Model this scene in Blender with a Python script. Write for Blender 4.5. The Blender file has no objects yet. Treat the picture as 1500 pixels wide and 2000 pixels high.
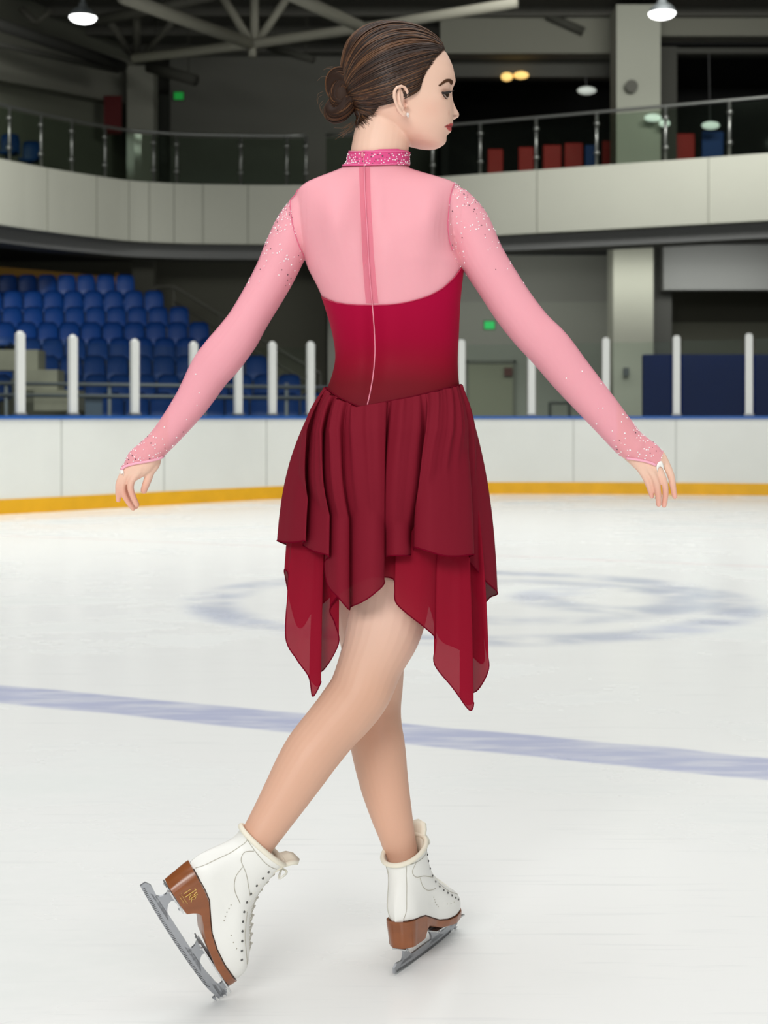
import bpy, bmesh, math, random
import numpy as np
from mathutils import Vector, Matrix
from mathutils.bvhtree import BVHTree

random.seed(7)
rng = np.random.default_rng(7)
SC = bpy.context.scene
COL = SC.collection

# ------------------------------------------------------------------ camera
FPX = 2800.0            # focal length in pixels of the 1500 x 2000 frame
CAM_H = 1.0
HORIZON = 816.0
cam_data = bpy.data.cameras.new('camera')
cam = bpy.data.objects.new('camera', cam_data)
COL.objects.link(cam)
cam.location = (0, 0, CAM_H)
cam.rotation_euler = (math.pi / 2, 0, 0)
cam_data.sensor_fit = 'VERTICAL'
cam_data.sensor_height = 36.0
cam_data.lens = 36.0 * FPX / 2000.0
cam_data.shift_y = -(1000 - HORIZON) / 2000.0
cam_data.clip_end = 200
cam_data.dof.use_dof = True
cam_data.dof.focus_distance = 2.52
cam_data.dof.aperture_fstop = 6.5
SC.camera = cam

# ------------------------------------------------------------------ world, lights, exposure
world = bpy.data.worlds.new('hall_ambient')
SC.world = world
world.use_nodes = True
world.node_tree.nodes['Background'].inputs[0].default_value = (0.95, 0.98, 1.0, 1)
world.node_tree.nodes['Background'].inputs[1].default_value = 0.21
SC.view_settings.view_transform = 'Standard'
SC.view_settings.look = 'None'
SC.view_settings.gamma = 1.0
SC.view_settings.use_curve_mapping = False
SC.view_settings.exposure = 0.0


def area(name, loc, target, sx, sy, power, color=(1, 1, 1), spread=math.pi):
    d = bpy.data.lights.new(name, 'AREA')
    d.shape = 'RECTANGLE'
    d.size, d.size_y = sx, sy
    d.energy = power
    d.color = color
    d.spread = spread
    o = bpy.data.objects.new(name, d)
    COL.objects.link(o)
    o.location = loc
    v = Vector(target) - Vector(loc)
    o.rotation_euler = v.to_track_quat('-Z', 'Y').to_euler()
    return o


# rows of high-bay rink lights over the ice, and fill lights added behind the camera for frontal light
area('rink_light_row', (0, 3.0, 8.6), (0, 3.0, 0), 12, 7, 395, (1, 1, 0.98), math.radians(150))
area('rink_light_row', (0, 12.5, 8.8), (0, 12.5, 0), 14, 6, 690, (1, 1, 0.98), math.radians(130))
area('front_fill', (-3.0, -7.0, 5.2), (0, 2.6, 1.0), 5, 2.5, 262, (1, 0.99, 0.97), math.radians(120))
area('front_fill', (3.6, -6.5, 5.0), (0.3, 2.6, 1.0), 4, 2.5, 62, (1, 0.99, 0.97), math.radians(120))

area('fascia_fill', (5.5, 20.0, 9.0), (5.0, 28.0, 4.8), 7, 1.0, 240, (1, 1, 0.96), math.radians(110))  # fill added to brighten the right part of the fascia
area('fascia_fill', (-6.0, 19.5, 9.0), (-8.5, 24.5, 5.0), 3, 1.0, 130, (1, 1, 0.96), math.radians(80))  # fill added to lift the left end of the fascia
area('lower_wall_fill', (4.0, 28.6, 4.0), (4.0, 31.5, 1.2), 9, 0.4, 75, (1, 1, 0.95))  # fill added under the right gallery to brighten the lower wall
area('stand_fill', (-4.5, 19.0, 4.3), (-4.5, 25.0, 1.2), 6, 0.4, 55, (1, 1, 0.95))  # fill added to brighten the left stand and the wall behind it


# ------------------------------------------------------------------ helpers
def C(r, g, b):
    f = lambda c: (c / 12.92 if c <= 0.04045 else ((c + 0.055) / 1.055) ** 2.4)
    return (f(r / 255), f(g / 255), f(b / 255), 1)


def W(px, py, Y):
    return Vector(((px - 750) / FPX * Y, Y, CAM_H - (py - HORIZON) / FPX * Y))


def S(px, Y=2.57):
    return px / FPX * Y


def mat(name, color, rough=0.6, metal=0.0, spec=0.5, emit=None, estr=0.0, alpha=1.0, sub=0.0, sheen=0.0):
    m = bpy.data.materials.new(name)
    m.use_nodes = True
    b = m.node_tree.nodes['Principled BSDF']
    b.inputs['Base Color'].default_value = color
    b.inputs['Roughness'].default_value = rough
    b.inputs['Metallic'].default_value = metal
    b.inputs['Specular IOR Level'].default_value = spec
    b.inputs['Alpha'].default_value = alpha
    if emit:
        b.inputs['Emission Color'].default_value = emit
        b.inputs['Emission Strength'].default_value = estr
    if sub:
        b.inputs['Subsurface Weight'].default_value = sub
        b.inputs['Subsurface Radius'].default_value = (0.012, 0.005, 0.003)
        b.inputs['Subsurface Scale'].default_value = 1.0
    if sheen:
        b.inputs['Sheen Weight'].default_value = sheen
    return m


def nd(m, kind, **kw):
    n = m.node_tree.nodes.new(kind)
    for k, v in kw.items():
        setattr(n, k, v)
    return n


def lk(m, a, b):
    m.node_tree.links.new(a, b)


def add_noise(m, amount=0.08, scale=8.0, stretch=(1, 1, 1), detail=4, bump=0.0):
    """multiply base colour by a soft noise (wear of the surface)"""
    b = m.node_tree.nodes['Principled BSDF']
    base = tuple(b.inputs['Base Color'].default_value)
    tc = nd(m, 'ShaderNodeTexCoord')
    mp = nd(m, 'ShaderNodeMapping')
    mp.inputs['Scale'].default_value = stretch
    lk(m, tc.outputs['Object'], mp.inputs[0])
    nz = nd(m, 'ShaderNodeTexNoise')
    nz.inputs['Scale'].default_value = scale
    nz.inputs['Detail'].default_value = detail
    lk(m, mp.outputs[0], nz.inputs['Vector'])
    mr = nd(m, 'ShaderNodeMapRange')
    mr.inputs['From Min'].default_value = 0.3
    mr.inputs['From Max'].default_value = 0.7
    mr.inputs['To Min'].default_value = 1 - amount
    mr.inputs['To Max'].default_value = 1 + amount
    lk(m, nz.outputs[0], mr.inputs[0])
    mx = nd(m, 'ShaderNodeVectorMath', operation='SCALE')
    mx.inputs[0].default_value = base[:3]
    lk(m, mr.outputs[0], mx.inputs['Scale'])
    lk(m, mx.outputs[0], b.inputs['Base Color'])
    if bump:
        bp = nd(m, 'ShaderNodeBump')
        bp.inputs['Strength'].default_value = bump
        bp.inputs['Distance'].default_value = 0.002
        lk(m, nz.outputs[0], bp.inputs['Height'])
        lk(m, bp.outputs[0], b.inputs['Normal'])
    return m


def tag(o, label=None, cat=None, group=None, kind=None):
    if label:
        o['label'] = label
    if cat:
        o['category'] = cat
    if group:
        o['group'] = group
    if kind:
        o['kind'] = kind
    return o


def empty(name, loc=(0, 0, 0)):
    o = bpy.data.objects.new(name, None)
    o.empty_display_size = 0.1
    o.location = loc
    COL.objects.link(o)
    return o


def mesh_obj(name, verts, faces, m=None, parent=None, smooth=True):
    me = bpy.data.meshes.new(name)
    me.from_pydata([tuple(v) for v in verts], [], [tuple(f) for f in faces])
    me.update()
    return link_mesh(name, me, m, parent, smooth)


def link_mesh(name, me, m=None, parent=None, smooth=True):
    o = bpy.data.objects.new(name, me)
    COL.objects.link(o)
    if m:
        me.materials.append(m)
    if smooth:
        me.polygons.foreach_set('use_smooth', [True] * len(me.polygons))
    if parent is not None:
        o.parent = parent
        bpy.context.view_layer.update()
        o.matrix_parent_inverse = parent.matrix_world.inverted()
    return o


class MB:
    """collects pieces of one mesh"""

    def __init__(self):
        self.v, self.f = [], []

    def add(self, vs, fs):
        k = len(self.v)
        self.v += [tuple(x) for x in vs]
        self.f += [tuple(i + k for i in f) for f in fs]
        return self

    def box(self, lo, hi):
        x0, y0, z0 = lo
        x1, y1, z1 = hi
        vs = [(x0, y0, z0), (x1, y0, z0), (x1, y1, z0), (x0, y1, z0), (x0, y0, z1), (x1, y0, z1), (x1, y1, z1), (x0, y1, z1)]
        return self.add(vs, [(0, 3, 2, 1), (4, 5, 6, 7), (0, 1, 5, 4), (1, 2, 6, 5), (2, 3, 7, 6), (3, 0, 4, 7)])

    def hexa(self, b4, t4):
        return self.add(list(b4) + list(t4), [(0, 3, 2, 1), (4, 5, 6, 7), (0, 1, 5, 4), (1, 2, 6, 5), (2, 3, 7, 6), (3, 0, 4, 7)])

    def beam(self, a, b, w, h, up=(0, 0, 1)):
        a, b = Vector(a), Vector(b)
        t = (b - a).normalized()
        s = t.cross(Vector(up))
        if s.length < 1e-4:
            s = t.cross(Vector((0, 1, 0)))
        s.normalize()
        u = s.cross(t)
        q = lambda p: [p - s * w / 2 - u * h / 2, p + s * w / 2 - u * h / 2, p + s * w / 2 + u * h / 2, p - s * w / 2 + u * h / 2]
        return self.hexa(q(a), q(b))

    def tube(self, pts, r, n=8, closed=False):
        P = [Vector(p) for p in pts]
        R = r if isinstance(r, (list, tuple)) else [r] * len(P)
        vs, fs = [], []
        prev = None
        N = len(P)
        for i in range(N):
            if closed:
                t = P[(i + 1) % N] - P[i - 1]
            else:
                t = P[min(i + 1, N - 1)] - P[max(i - 1, 0)]
            if t.length < 1e-9:
                t = Vector((0, 0, 1))
            t.normalize()
            if prev is None:
                prev = t.orthogonal().normalized()
            s = (prev - t * prev.dot(t))
            s = s.normalized() if s.length > 1e-6 else t.orthogonal().normalized()
            prev = s
            u = t.cross(s)
            for k in range(n):
                a = 2 * math.pi * k / n
                vs.append(P[i] + (s * math.cos(a) + u * math.sin(a)) * R[i])
        rings = N if closed else N - 1
        for i in range(rings):
            j = (i + 1) % N
            for k in range(n):
                l = (k + 1) % n
                fs.append((i * n + k, i * n + l, j * n + l, j * n + k))
        if not closed:
            fs.append(tuple(range(n - 1, -1, -1)))
            fs.append(tuple((N - 1) * n + k for k in range(n)))
        return self.add(vs, fs)

    def ellipsoid(self, c, ax, n=20, m=12):
        c = Vector(c)
        vs, fs = [], []
        A = [Vector(a) for a in ax]
        vs.append(c + A[2])
        for i in range(1, m):
            ph = math.pi * i / m
            for k in range(n):
                th = 2 * math.pi * k / n
                vs.append(c + A[0] * (math.sin(ph) * math.cos(th)) + A[1] * (math.sin(ph) * math.sin(th)) + A[2] * math.cos(ph))
        vs.append(c - A[2])
        for k in range(n):
            fs.append((0, 1 + k, 1 + (k + 1) % n))
        for i in range(m - 2):
            for k in range(n):
                a = 1 + i * n + k
                b = 1 + i * n + (k + 1) % n
                fs.append((a, a + n, b + n, b))
        last = len(vs) - 1
        o = 1 + (m - 2) * n
        for k in range(n):
            fs.append((last, o + (k + 1) % n, o + k))
        return self.add(vs, fs)

    def sphere(self, c, r, n=12, m=8):
        return self.ellipsoid(c, [(r, 0, 0), (0, r, 0), (0, 0, r)], n, m)

    def build(self, name, m=None, parent=None, smooth=False):
        return mesh_obj(name, self.v, self.f, m, parent, smooth)


def bevel(o, w=0.01, seg=2):
    b = o.modifiers.new('bevel', 'BEVEL')
    b.width = w
    b.segments = seg
    b.limit_method = 'ANGLE'
    return o


def catmull(P, sub, closed=False):
    """P: list of equal-length tuples -> resampled array"""
    A = np.array(P, float)
    n = len(A)
    out = []
    segs = n if closed else n - 1
    for i in range(segs):
        if closed:
            p0, p1, p2, p3 = A[(i - 1) % n], A[i], A[(i + 1) % n], A[(i + 2) % n]
        else:
            p0, p1, p2, p3 = A[max(i - 1, 0)], A[i], A[i + 1], A[min(i + 2, n - 1)]
        for k in range(sub):
            t = k / sub
            out.append(0.5 * ((2 * p1) + (-p0 + p2) * t + (2 * p0 - 5 * p1 + 4 * p2 - p3) * t * t + (-p0 + 3 * p1 - 3 * p2 + p3) * t ** 3))
    if not closed:
        out.append(A[-1])
    return np.array(out)


def interp(x, xs, ys):
    return np.interp(x, xs, ys)
# ================================================================== THE HALL
# ---- ice
def ice_material():
    m = mat('ice', C(243, 245, 243), 0.28, spec=0.35)
    nt = m.node_tree
    b = nt.nodes['Principled BSDF']
    geo = nd(m, 'ShaderNodeNewGeometry')
    sep = nd(m, 'ShaderNodeSeparateXYZ')
    lk(m, geo.outputs['Position'], sep.inputs[0])

    def math_(op, a, c=None, d=None, clamp=False):
        n = nd(m, 'ShaderNodeMath', operation=op, use_clamp=clamp)
        for i, v in enumerate((a, c, d)):
            if v is None:
                continue
            if isinstance(v, (int, float)):
                n.inputs[i].default_value = v
            else:
                lk(m, v, n.inputs[i])
        return n.outputs[0]

    def noise(scale, stretch, detail=4, rot=0.0, rough=0.55):
        mp = nd(m, 'ShaderNodeMapping')
        mp.inputs['Scale'].default_value = stretch
        mp.inputs['Rotation'].default_value = (0, 0, rot)
        lk(m, geo.outputs['Position'], mp.inputs[0])
        n = nd(m, 'ShaderNodeTexNoise')
        n.inputs['Scale'].default_value = scale
        n.inputs['Detail'].default_value = detail
        n.inputs['Roughness'].default_value = rough
        lk(m, mp.outputs[0], n.inputs['Vector'])
        return n.outputs[0]

    def ramp(v, lo, hi):
        n = nd(m, 'ShaderNodeMapRange', interpolation_type='SMOOTHSTEP')
        n.inputs['From Min'].default_value = lo
        n.inputs['From Max'].default_value = hi
        lk(m, v, n.inputs[0])
        return n.outputs[0]

    X, Y = sep.outputs[0], sep.outputs[1]
    wob = math_('MULTIPLY', math_('SUBTRACT', noise(3.0, (1, 1, 1)), 0.5), 0.06)

    def line(p, q, halfw, soft):
        (x0, y0), (x1, y1) = p, q
        L = math.hypot(x1 - x0, y1 - y0)
        nx, ny = -(y1 - y0) / L, (x1 - x0) / L
        d = math_('ADD', math_('MULTIPLY', X, nx), math_('MULTIPLY', Y, ny))
        d = math_('ADD', math_('SUBTRACT', d, nx * x0 + ny * y0), wob)
        d = math_('ABSOLUTE', d)
        return math_('SUBTRACT', 1.0, ramp(d, halfw - soft, halfw + soft))

    def ring(cx, cy, r, halfw, soft):
        dx = math_('SUBTRACT', X, cx)
        dy = math_('SUBTRACT', Y, cy)
        d = math_('SQRT', math_('ADD', math_('MULTIPLY', dx, dx), math_('MULTIPLY', dy, dy)))
        d = math_('ABSOLUTE', math_('ADD', math_('SUBTRACT', d, r), wob))
        return math_('SUBTRACT', 1.0, ramp(d, halfw - soft, halfw + soft))

    col = nd(m, 'ShaderNodeMix', data_type='RGBA')
    col.inputs['A'].default_value = C(246, 247, 245)
    col.inputs['B'].default_value = C(219, 223, 220)
    patches = ramp(noise(1.0, (0.7, 1.0, 1), 6, 0.25), 0.48, 0.72)
    lk(m, math_('MULTIPLY', patches, 0.75), col.inputs['Factor'])
    out = col.outputs['Result']
    # skate scratches: fine, long, pale or grey streaks
    for rot, sc, amt, c in ((0.5, 30, 0.30, C(222, 225, 224)), (-0.35, 36, 0.26, C(226, 228, 228)), (1.9, 40, 0.20, C(228, 230, 230))):
        st = ramp(noise(sc, (0.06, 1, 1), 3, rot, 0.6), 0.60, 0.70)
        mx = nd(m, 'ShaderNodeMix', data_type='RGBA')
        lk(m, math_('MULTIPLY', st, amt), mx.inputs['Factor'])
        lk(m, out, mx.inputs['A'])
        mx.inputs['B'].default_value = c
        out = mx.outputs['Result']
    brk = ramp(noise(2.2, (1, 1.4, 1), 5, 0.4), 0.30, 0.62)
    brk2 = ramp(noise(7.0, (0.5, 1.4, 1), 5, -0.2), 0.25, 0.70)
    brkb = math_('MULTIPLY', ramp(noise(9.0, (0.35, 1.6, 1), 5, 0.35), 0.30, 0.62), 1.0)

    def paint(fac, c):
        nonlocal out
        mx = nd(m, 'ShaderNodeMix', data_type='RGBA')
        lk(m, fac, mx.inputs['Factor'])
        lk(m, out, mx.inputs['A'])
        mx.inputs['B'].default_value = c
        out = mx.outputs['Result']

    bl = line((-1.40, 5.20), (1.096, 4.085), 0.135, 0.02)
    paint(math_('MULTIPLY', bl, math_('ADD', 0.45, math_('MULTIPLY', brkb, 0.40))), C(176, 182, 215))
    rl = line((-1.42, 11.38), (2.577, 9.62), 0.03, 0.02)
    paint(math_('MULTIPLY', rl, math_('ADD', 0.15, math_('MULTIPLY', brk2, 0.6))), C(232, 205, 205))
    for cx, cy, r, hw, amt in ((0.48, 7.85, 1.42, 0.13, 0.9), (0.75, 7.9, 0.85, 0.12, 0.7), (1.3, 7.9, 0.45, 0.14, 0.8)):
        rg = ring(cx, cy, r, hw, 0.09)
        paint(math_('MULTIPLY', math_('MULTIPLY', rg, brk), amt), C(192, 198, 214))
    lk(m, out, b.inputs['Base Color'])
    rr = nd(m, 'ShaderNodeMapRange')
    rr.inputs['To Min'].default_value = 0.22
    rr.inputs['To Max'].default_value = 0.48
    lk(m, patches, rr.inputs[0])
    lk(m, rr.outputs[0], b.inputs['Roughness'])
    return m


# board line around the far end of the rink (plan coordinates, metres)
BOARD_CTRL = [(-9.6, 4.0), (-8.3, 8.5), (-6.3, 12.2), (-3.97, 14.8), (-3.32, 15.5), (-2.62, 16.3), (-1.27, 17.7), (0.0, 18.45), (1.34, 18.8), (3.0, 18.75), (4.93, 18.4), (8.0, 17.4), (11.0, 15.4)]
BL = catmull(BOARD_CTRL, 10)


def board_at(px):
    """point of the board line under picture column px"""
    r = (BL[:, 0] / BL[:, 1]) * FPX + 750
    i = int(np.searchsorted(r, px))
    i = min(max(i, 1), len(r) - 1)
    t = (px - r[i - 1]) / (r[i] - r[i - 1])
    p = BL[i - 1] * (1 - t) + BL[i] * t
    tn = BL[i] - BL[i - 1]
    return p, tn / np.linalg.norm(tn)


M_ice = ice_material()
poly = [(x, y, 0) for x, y in BL] + [(11, -9, 0), (-9.6, -9, 0)]
ice = mesh_obj('floor', poly, [tuple(range(len(poly) - 1, -1, -1))], M_ice, smooth=False)
ice.data.polygons[0].flip() if ice.data.polygons[0].normal.z < 0 else None
tag(ice, 'white scratched rink ice with faded blue and red lines', kind='structure')
M_concrete = add_noise(mat('concrete', C(92, 92, 86), 0.9), 0.12, 1.5)
g = MB().box((-16, -9, -0.25), (16, 42, -0.03)).build('floor_concourse', M_concrete)
tag(g, 'grey concrete floor around the rink', kind='structure')


def ribbon(off0, off1, z0, z1, pts=BL):
    """solid band following the board line between offsets (away from the ice) and heights"""
    n = len(pts)
    t = np.gradient(pts, axis=0)
    t /= np.linalg.norm(t, axis=1)[:, None]
    nor = np.stack([-t[:, 1], t[:, 0]], 1)
    a = pts + nor * off0
    b = pts + nor * off1
    vs, fs = [], []
    for i in range(n):
        vs += [(a[i, 0], a[i, 1], z0), (b[i, 0], b[i, 1], z0), (b[i, 0], b[i, 1], z1), (a[i, 0], a[i, 1], z1)]
    for i in range(n - 1):
        k = 4 * i
        for j in range(4):
            l = (j + 1) % 4
            fs.append((k + j, k + l, k + 4 + l, k + 4 + j))
    fs.append((3, 2, 1, 0))
    fs.append((4 * n - 4, 4 * n - 3, 4 * n - 2, 4 * n - 1))
    return vs, fs


M_board = mat('board_white', C(232, 234, 228), 0.45, spec=0.4)
add_noise(M_board, 0.03, 1.2)
M_cap = mat('cap_blue', C(30, 92, 170), 0.4)
M_kick = mat('kick_yellow', C(236, 176, 12), 0.45)
add_noise(M_kick, 0.06, 5)
boards = empty('rink_boards', (1.3, 18.8, 0))
tag(boards, 'curved white rink boards with blue cap rail and yellow kick plate', 'rink boards')
mb = MB().add(*ribbon(0, 0.10, 0.0, 0.985))
mb.build('board_panel', M_board, boards)
M_joint = mat('joint_grey', C(190, 192, 186), 0.6)
for i in range(14):
    px = -480 + i * 200
    p, t = board_at(px)
    nrm = Vector((t[1], -t[0], 0))
    q = Vector((p[0], p[1], 0)) + nrm * 0.003
    MB().beam(q + Vector((0, 0, 0.16)), q + Vector((0, 0, 0.98)), 0.012, 0.008, up=tuple(nrm)).build('panel_joint', M_joint, boards)
MB().add(*ribbon(-0.02, 0.13, 0.985, 1.022)).build('cap_rail', M_cap, boards)
MB().add(*ribbon(-0.012, 0.0, 0.0, 0.155)).build('kick_plate', M_kick, boards)

# ---- glass shielding: posts and panes
M_post = mat('post_white', C(222, 224, 220), 0.4, spec=0.5)
M_bracket = mat('post_foot', C(150, 152, 150), 0.4, metal=0.6)
M_pane = bpy.data.materials.new('clear_pane')
M_pane.use_nodes = True
nt = M_pane.node_tree
nt.nodes.remove(nt.nodes['Principled BSDF'])
tr = nd(M_pane, 'ShaderNodeBsdfTransparent')
tr.inputs[0].default_value = (0.93, 0.965, 0.94, 1)
gl = nd(M_pane, 'ShaderNodeBsdfGlossy')
gl.inputs['Roughness'].default_value = 0.05
gl.inputs['Color'].default_value = (0.8, 0.9, 0.85, 1)
fr = nd(M_pane, 'ShaderNodeMixShader')
fr.inputs[0].default_value = 0.035
lk(M_pane, tr.outputs[0], fr.inputs[1])
lk(M_pane, gl.outputs[0], fr.inputs[2])
lk(M_pane, fr.outputs[0], nt.nodes['Material Output'].inputs['Surface'])

POST_PX = [-62, 45, 148, 269, 384, 471, 537, 611, 690, 765, 835, 903, 1039, 1184, 1322, 1463, 1610]
POST_TOP = [640, 648, 655, 663, 668, 668, 668, 668, 668, 666, 665, 664, 662, 660, 656, 652, 648]
post_pts = []
ORD = ['first', 'second', 'third', 'fourth', 'fifth', 'sixth', 'seventh', 'eighth', 'ninth', 'tenth', 'eleventh', 'twelfth', 'thirteenth', 'fourteenth', 'fifteenth', 'sixteenth', 'seventeenth']
VIS = {}
for i, (px, ty) in enumerate(zip(POST_PX, POST_TOP)):
    p, t = board_at(px)
    nrm = np.array([-t[1], t[0]])
    c = p + nrm * 0.055
    top = CAM_H + (HORIZON - ty) / FPX * c[1]
    post_pts.append((Vector((c[0], c[1], 1.022)), top, t))
    o = empty('glass_post', (c[0], c[1], 1.022))
    b = MB().beam((c[0], c[1], 1.022), (c[0], c[1], top - 0.02), 0.095, 0.06, up=(nrm[0], nrm[1], 0))
    b.ellipsoid((c[0], c[1], top - 0.02), [(t[0] * 0.047, t[1] * 0.047, 0), (nrm[0] * 0.03, nrm[1] * 0.03, 0), (0, 0, 0.03)], 12, 6)
    bevel(b.build('upright', M_post, o), 0.015, 2)
    bevel(MB().beam((c[0], c[1], 1.022), (c[0], c[1], 1.055), 0.13, 0.085, up=(nrm[0], nrm[1], 0)).build('post_foot', M_bracket, o), 0.01)
    VIS[i] = o
lab = {1: 'white glass post nearest the left edge of the picture, by the bleacher stair', 2: 'white glass post before the blue seats, second from the left edge',
       3: 'white glass post before the blue seats, just left of the pink left forearm', 4: 'white glass post half hidden behind the left elbow of the skater',
       5: 'white glass post under the left elbow of the skater', 6: 'white glass post in the gap between left arm and waist, left one',
       7: 'white glass post just left of the skater waist', 11: 'white glass post touching the right side of the skater waist, left of the door',
       12: 'white glass post under the right elbow of the skater, right of the door', 13: 'white glass post above the right forearm, left of the wide column',
       14: 'white glass post before the left part of the blue mat', 15: 'white glass post nearest the right edge of the picture, before the blue mat'}
for i, o in VIS.items():
    if i in (0, 16):
        l = 'white glass post standing outside the left edge' if i == 0 else 'white glass post standing outside the right edge'
    else:
        l = lab.get(i, 'white glass post hidden behind the dress of the skater')
    tag(o, l, 'post', 'glass posts on the boards')
for i in range(len(post_pts) - 1):
    a, ta, tt = post_pts[i]
    b, tb, _ = post_pts[i + 1]
    if 7 <= i <= 9:
        continue
    d = (b - a).normalized()
    n = Vector((-d.y, d.x, 0))
    a2, b2 = a + d * 0.075, b - d * 0.075
    h = min(ta, tb) - 0.06
    m_ = MB().hexa([a2 - n * 0.006, b2 - n * 0.006, b2 + n * 0.006, a2 + n * 0.006],
                   [v + Vector((0, 0, h - 1.022)) for v in (a2 - n * 0.006, b2 - n * 0.006, b2 + n * 0.006, a2 + n * 0.006)])
    o = m_.build('shielding_glass', M_pane)
    where = {0: 'at the left edge of the picture', 1: 'between the two leftmost posts in view', 2: 'left of the pink left forearm', 3: 'behind the left forearm', 4: 'below the left elbow',
             5: 'between the left elbow and the waist', 6: 'beside the left of the waist', 10: 'left behind the waist', 11: 'in front of the beige door', 12: 'behind the right elbow',
             13: 'in front of the wide column', 14: 'in front of the blue mat', 15: 'at the right edge of the picture'}[i]
    tag(o, 'clear shielding glass pane on the boards ' + where, 'glass pane', 'shielding glass panes')

# ---- hall shell
M_wall = add_noise(mat('wall_paint', C(150, 150, 140), 0.9), 0.04, 0.6)
M_wall_dark = add_noise(mat('wall_dark', C(112, 112, 104), 0.9), 0.05, 0.6)
M_ceil = mat('ceiling_dark', C(96, 95, 88), 0.9)
M_fascia = add_noise(mat('fascia_panel', C(205, 206, 192), 0.7), 0.02, 0.8)
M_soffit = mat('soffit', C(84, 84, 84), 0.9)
M_col = add_noise(mat('column_paint', C(176, 178, 164), 0.85), 0.03, 0.8)
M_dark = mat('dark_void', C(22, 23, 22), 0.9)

WY = 36.0
tag(MB().box((-16, WY, -0.2), (0.2, WY + 0.3, 9.6)).build('wall_back', M_wall_dark), kind='structure')
tag(MB().box((-16.3, 10, -0.2), (-16, WY, 9.6)).build('wall_left', M_wall), kind='structure')
tag(MB().box((16, 4, -0.2), (16.3, WY, 9.6)).build('wall_right', M_wall), kind='structure')
ce = MB().box((-16.3, 6, 9.6), (16.3, WY + 0.3, 9.8))
tag(ce.build('ceiling', M_ceil), kind='structure')
# shallow roof purlins
for k in range(14):
    ce = MB().box((-16, 15 + k * 1.5, 9.42), (16, 15.12 + k * 1.5, 9.6))
    tag(ce.build('trim_%d' % (k + 1), M_ceil), kind='structure')

# gallery fascia (polyline of white panels) and the slab behind it
FAS = [(-9.6, 21.2), (-7.0, 26.1), (-5.4, 28.2), (-4.55, 28.75), (-3.4, 29.0), (-1.2, 29.0), (1.3, 28.0), (6.85, 25.55), (12.5, 23.0)]
FA = catmull(FAS, 6)
FZ0, FZ1 = 4.52, 5.72
vs, fs = ribbon(0, 0.22, FZ0, FZ1, FA)
tag(mesh_obj('trim_gallery', vs, fs, M_fascia, smooth=False), 'pale panelled gallery fascia running around the hall', kind='structure')
jt = MB()
for i in range(2, len(FA) - 1, 3):
    p = FA[i]
    t = FA[i + 1] - FA[i - 1]
    t /= np.linalg.norm(t)
    n = Vector((t[1], -t[0], 0))
    q = Vector((p[0], p[1], 0)) + n * 0.006
    jt.beam(q + Vector((0, 0, FZ0)), q + Vector((0, 0, FZ1)), 0.02, 0.012, up=tuple(n))
tag(jt.build('trim_gallery_joints', mat('joint_dark', C(165, 166, 154), 0.8)), kind='structure')
slab = [(x, y + 0.12, FZ0 + 0.1) for x, y in FA] + [(15.9, 23, FZ0 + 0.1), (15.9, WY - .01, FZ0 + 0.1), (-15.9, WY - .01, FZ0 + 0.1), (-15.9, 21.2, FZ0 + 0.1)]
n = len(slab)
up = [(x, y, z + 0.3) for x, y, z in slab]
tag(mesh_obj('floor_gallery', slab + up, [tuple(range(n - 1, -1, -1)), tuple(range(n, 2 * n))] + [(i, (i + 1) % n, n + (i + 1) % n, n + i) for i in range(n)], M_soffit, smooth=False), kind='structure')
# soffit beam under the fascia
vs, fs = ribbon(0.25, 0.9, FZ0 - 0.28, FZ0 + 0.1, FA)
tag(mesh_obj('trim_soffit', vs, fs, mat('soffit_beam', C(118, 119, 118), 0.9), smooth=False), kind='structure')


def pbox(mb, x0, y0, x1, y1, Y, depth):
    """box whose front face, at distance Y, covers the given picture rectangle"""
    a, b = W(x0, y1, Y), W(x1, y0, Y)
    return mb.box((a.x, Y, a.z), (b.x, Y + depth, b.z))


# ---- right side, lower storey
wr = MB()
a, b_ = W(640, 822, 31.5), W(1196, 440, 31.5)
wr.box((a.x, 31.5, a.z), (b_.x, 31.8, FZ0 + 0.05))
tag(wr.build('wall_right_lower', add_noise(mat('wall_lower', C(142, 144, 136), 0.9), 0.03, 0.7)), kind='structure')
wr2 = MB()
pbox(wr2, 760, 590, 1196, 822, 31.44, 0.05)
tag(wr2.build('trim_wainscot', mat('wall_wainscot', C(152, 155, 145), 0.9)), kind='structure')
tr_ = MB()
pbox(tr_, 960, 466, 1092, 474, 31.3, 0.12)
pbox(tr_, 1108, 466, 1196, 474, 31.3, 0.12)
tag(tr_.build('trim_lower_duct', mat('duct_dark', C(80, 82, 80), 0.8)), kind='structure')
o = MB()
a = W(1198, 820, 29.5)
b_ = W(1276, 300, 29.5)
o.box((a.x, 29.5, -0.03), (b_.x, 30.3, 4.6))
c = o.build('column', M_col)
tag(c, 'wide pale square column under the gallery, left of the blue mat', 'column', 'square columns')
o = MB()
a = W(1204, 320, 29.2)
b_ = W(1290, 0, 29.2)
o.box((a.x, 29.2, FZ0 + .4), (b_.x, 30.0, 9.42))
tag(o.build('column', M_col), 'wide pale column standing on the right gallery between two dark openings', 'column', 'square columns')
o = MB()
pbox(o, 1276, 440, 1312, 822, 30.6, 0.4)
tag(o.build('wall_pier', mat('pier_grey', C(105, 106, 102), 0.9)), kind='structure')
o = MB()
pbox(o, 1296, 455, 1640, 566, 30.0, 0.4)
tag(o.build('wall_lintel', mat('lintel_grey', C(158, 160, 158), 0.9)), kind='structure')
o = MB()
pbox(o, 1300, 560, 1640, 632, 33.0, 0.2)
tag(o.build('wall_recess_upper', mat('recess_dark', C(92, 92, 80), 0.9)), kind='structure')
o = MB()
pbox(o, 1300, 630, 1640, 825, 32.9, 0.2)
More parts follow.
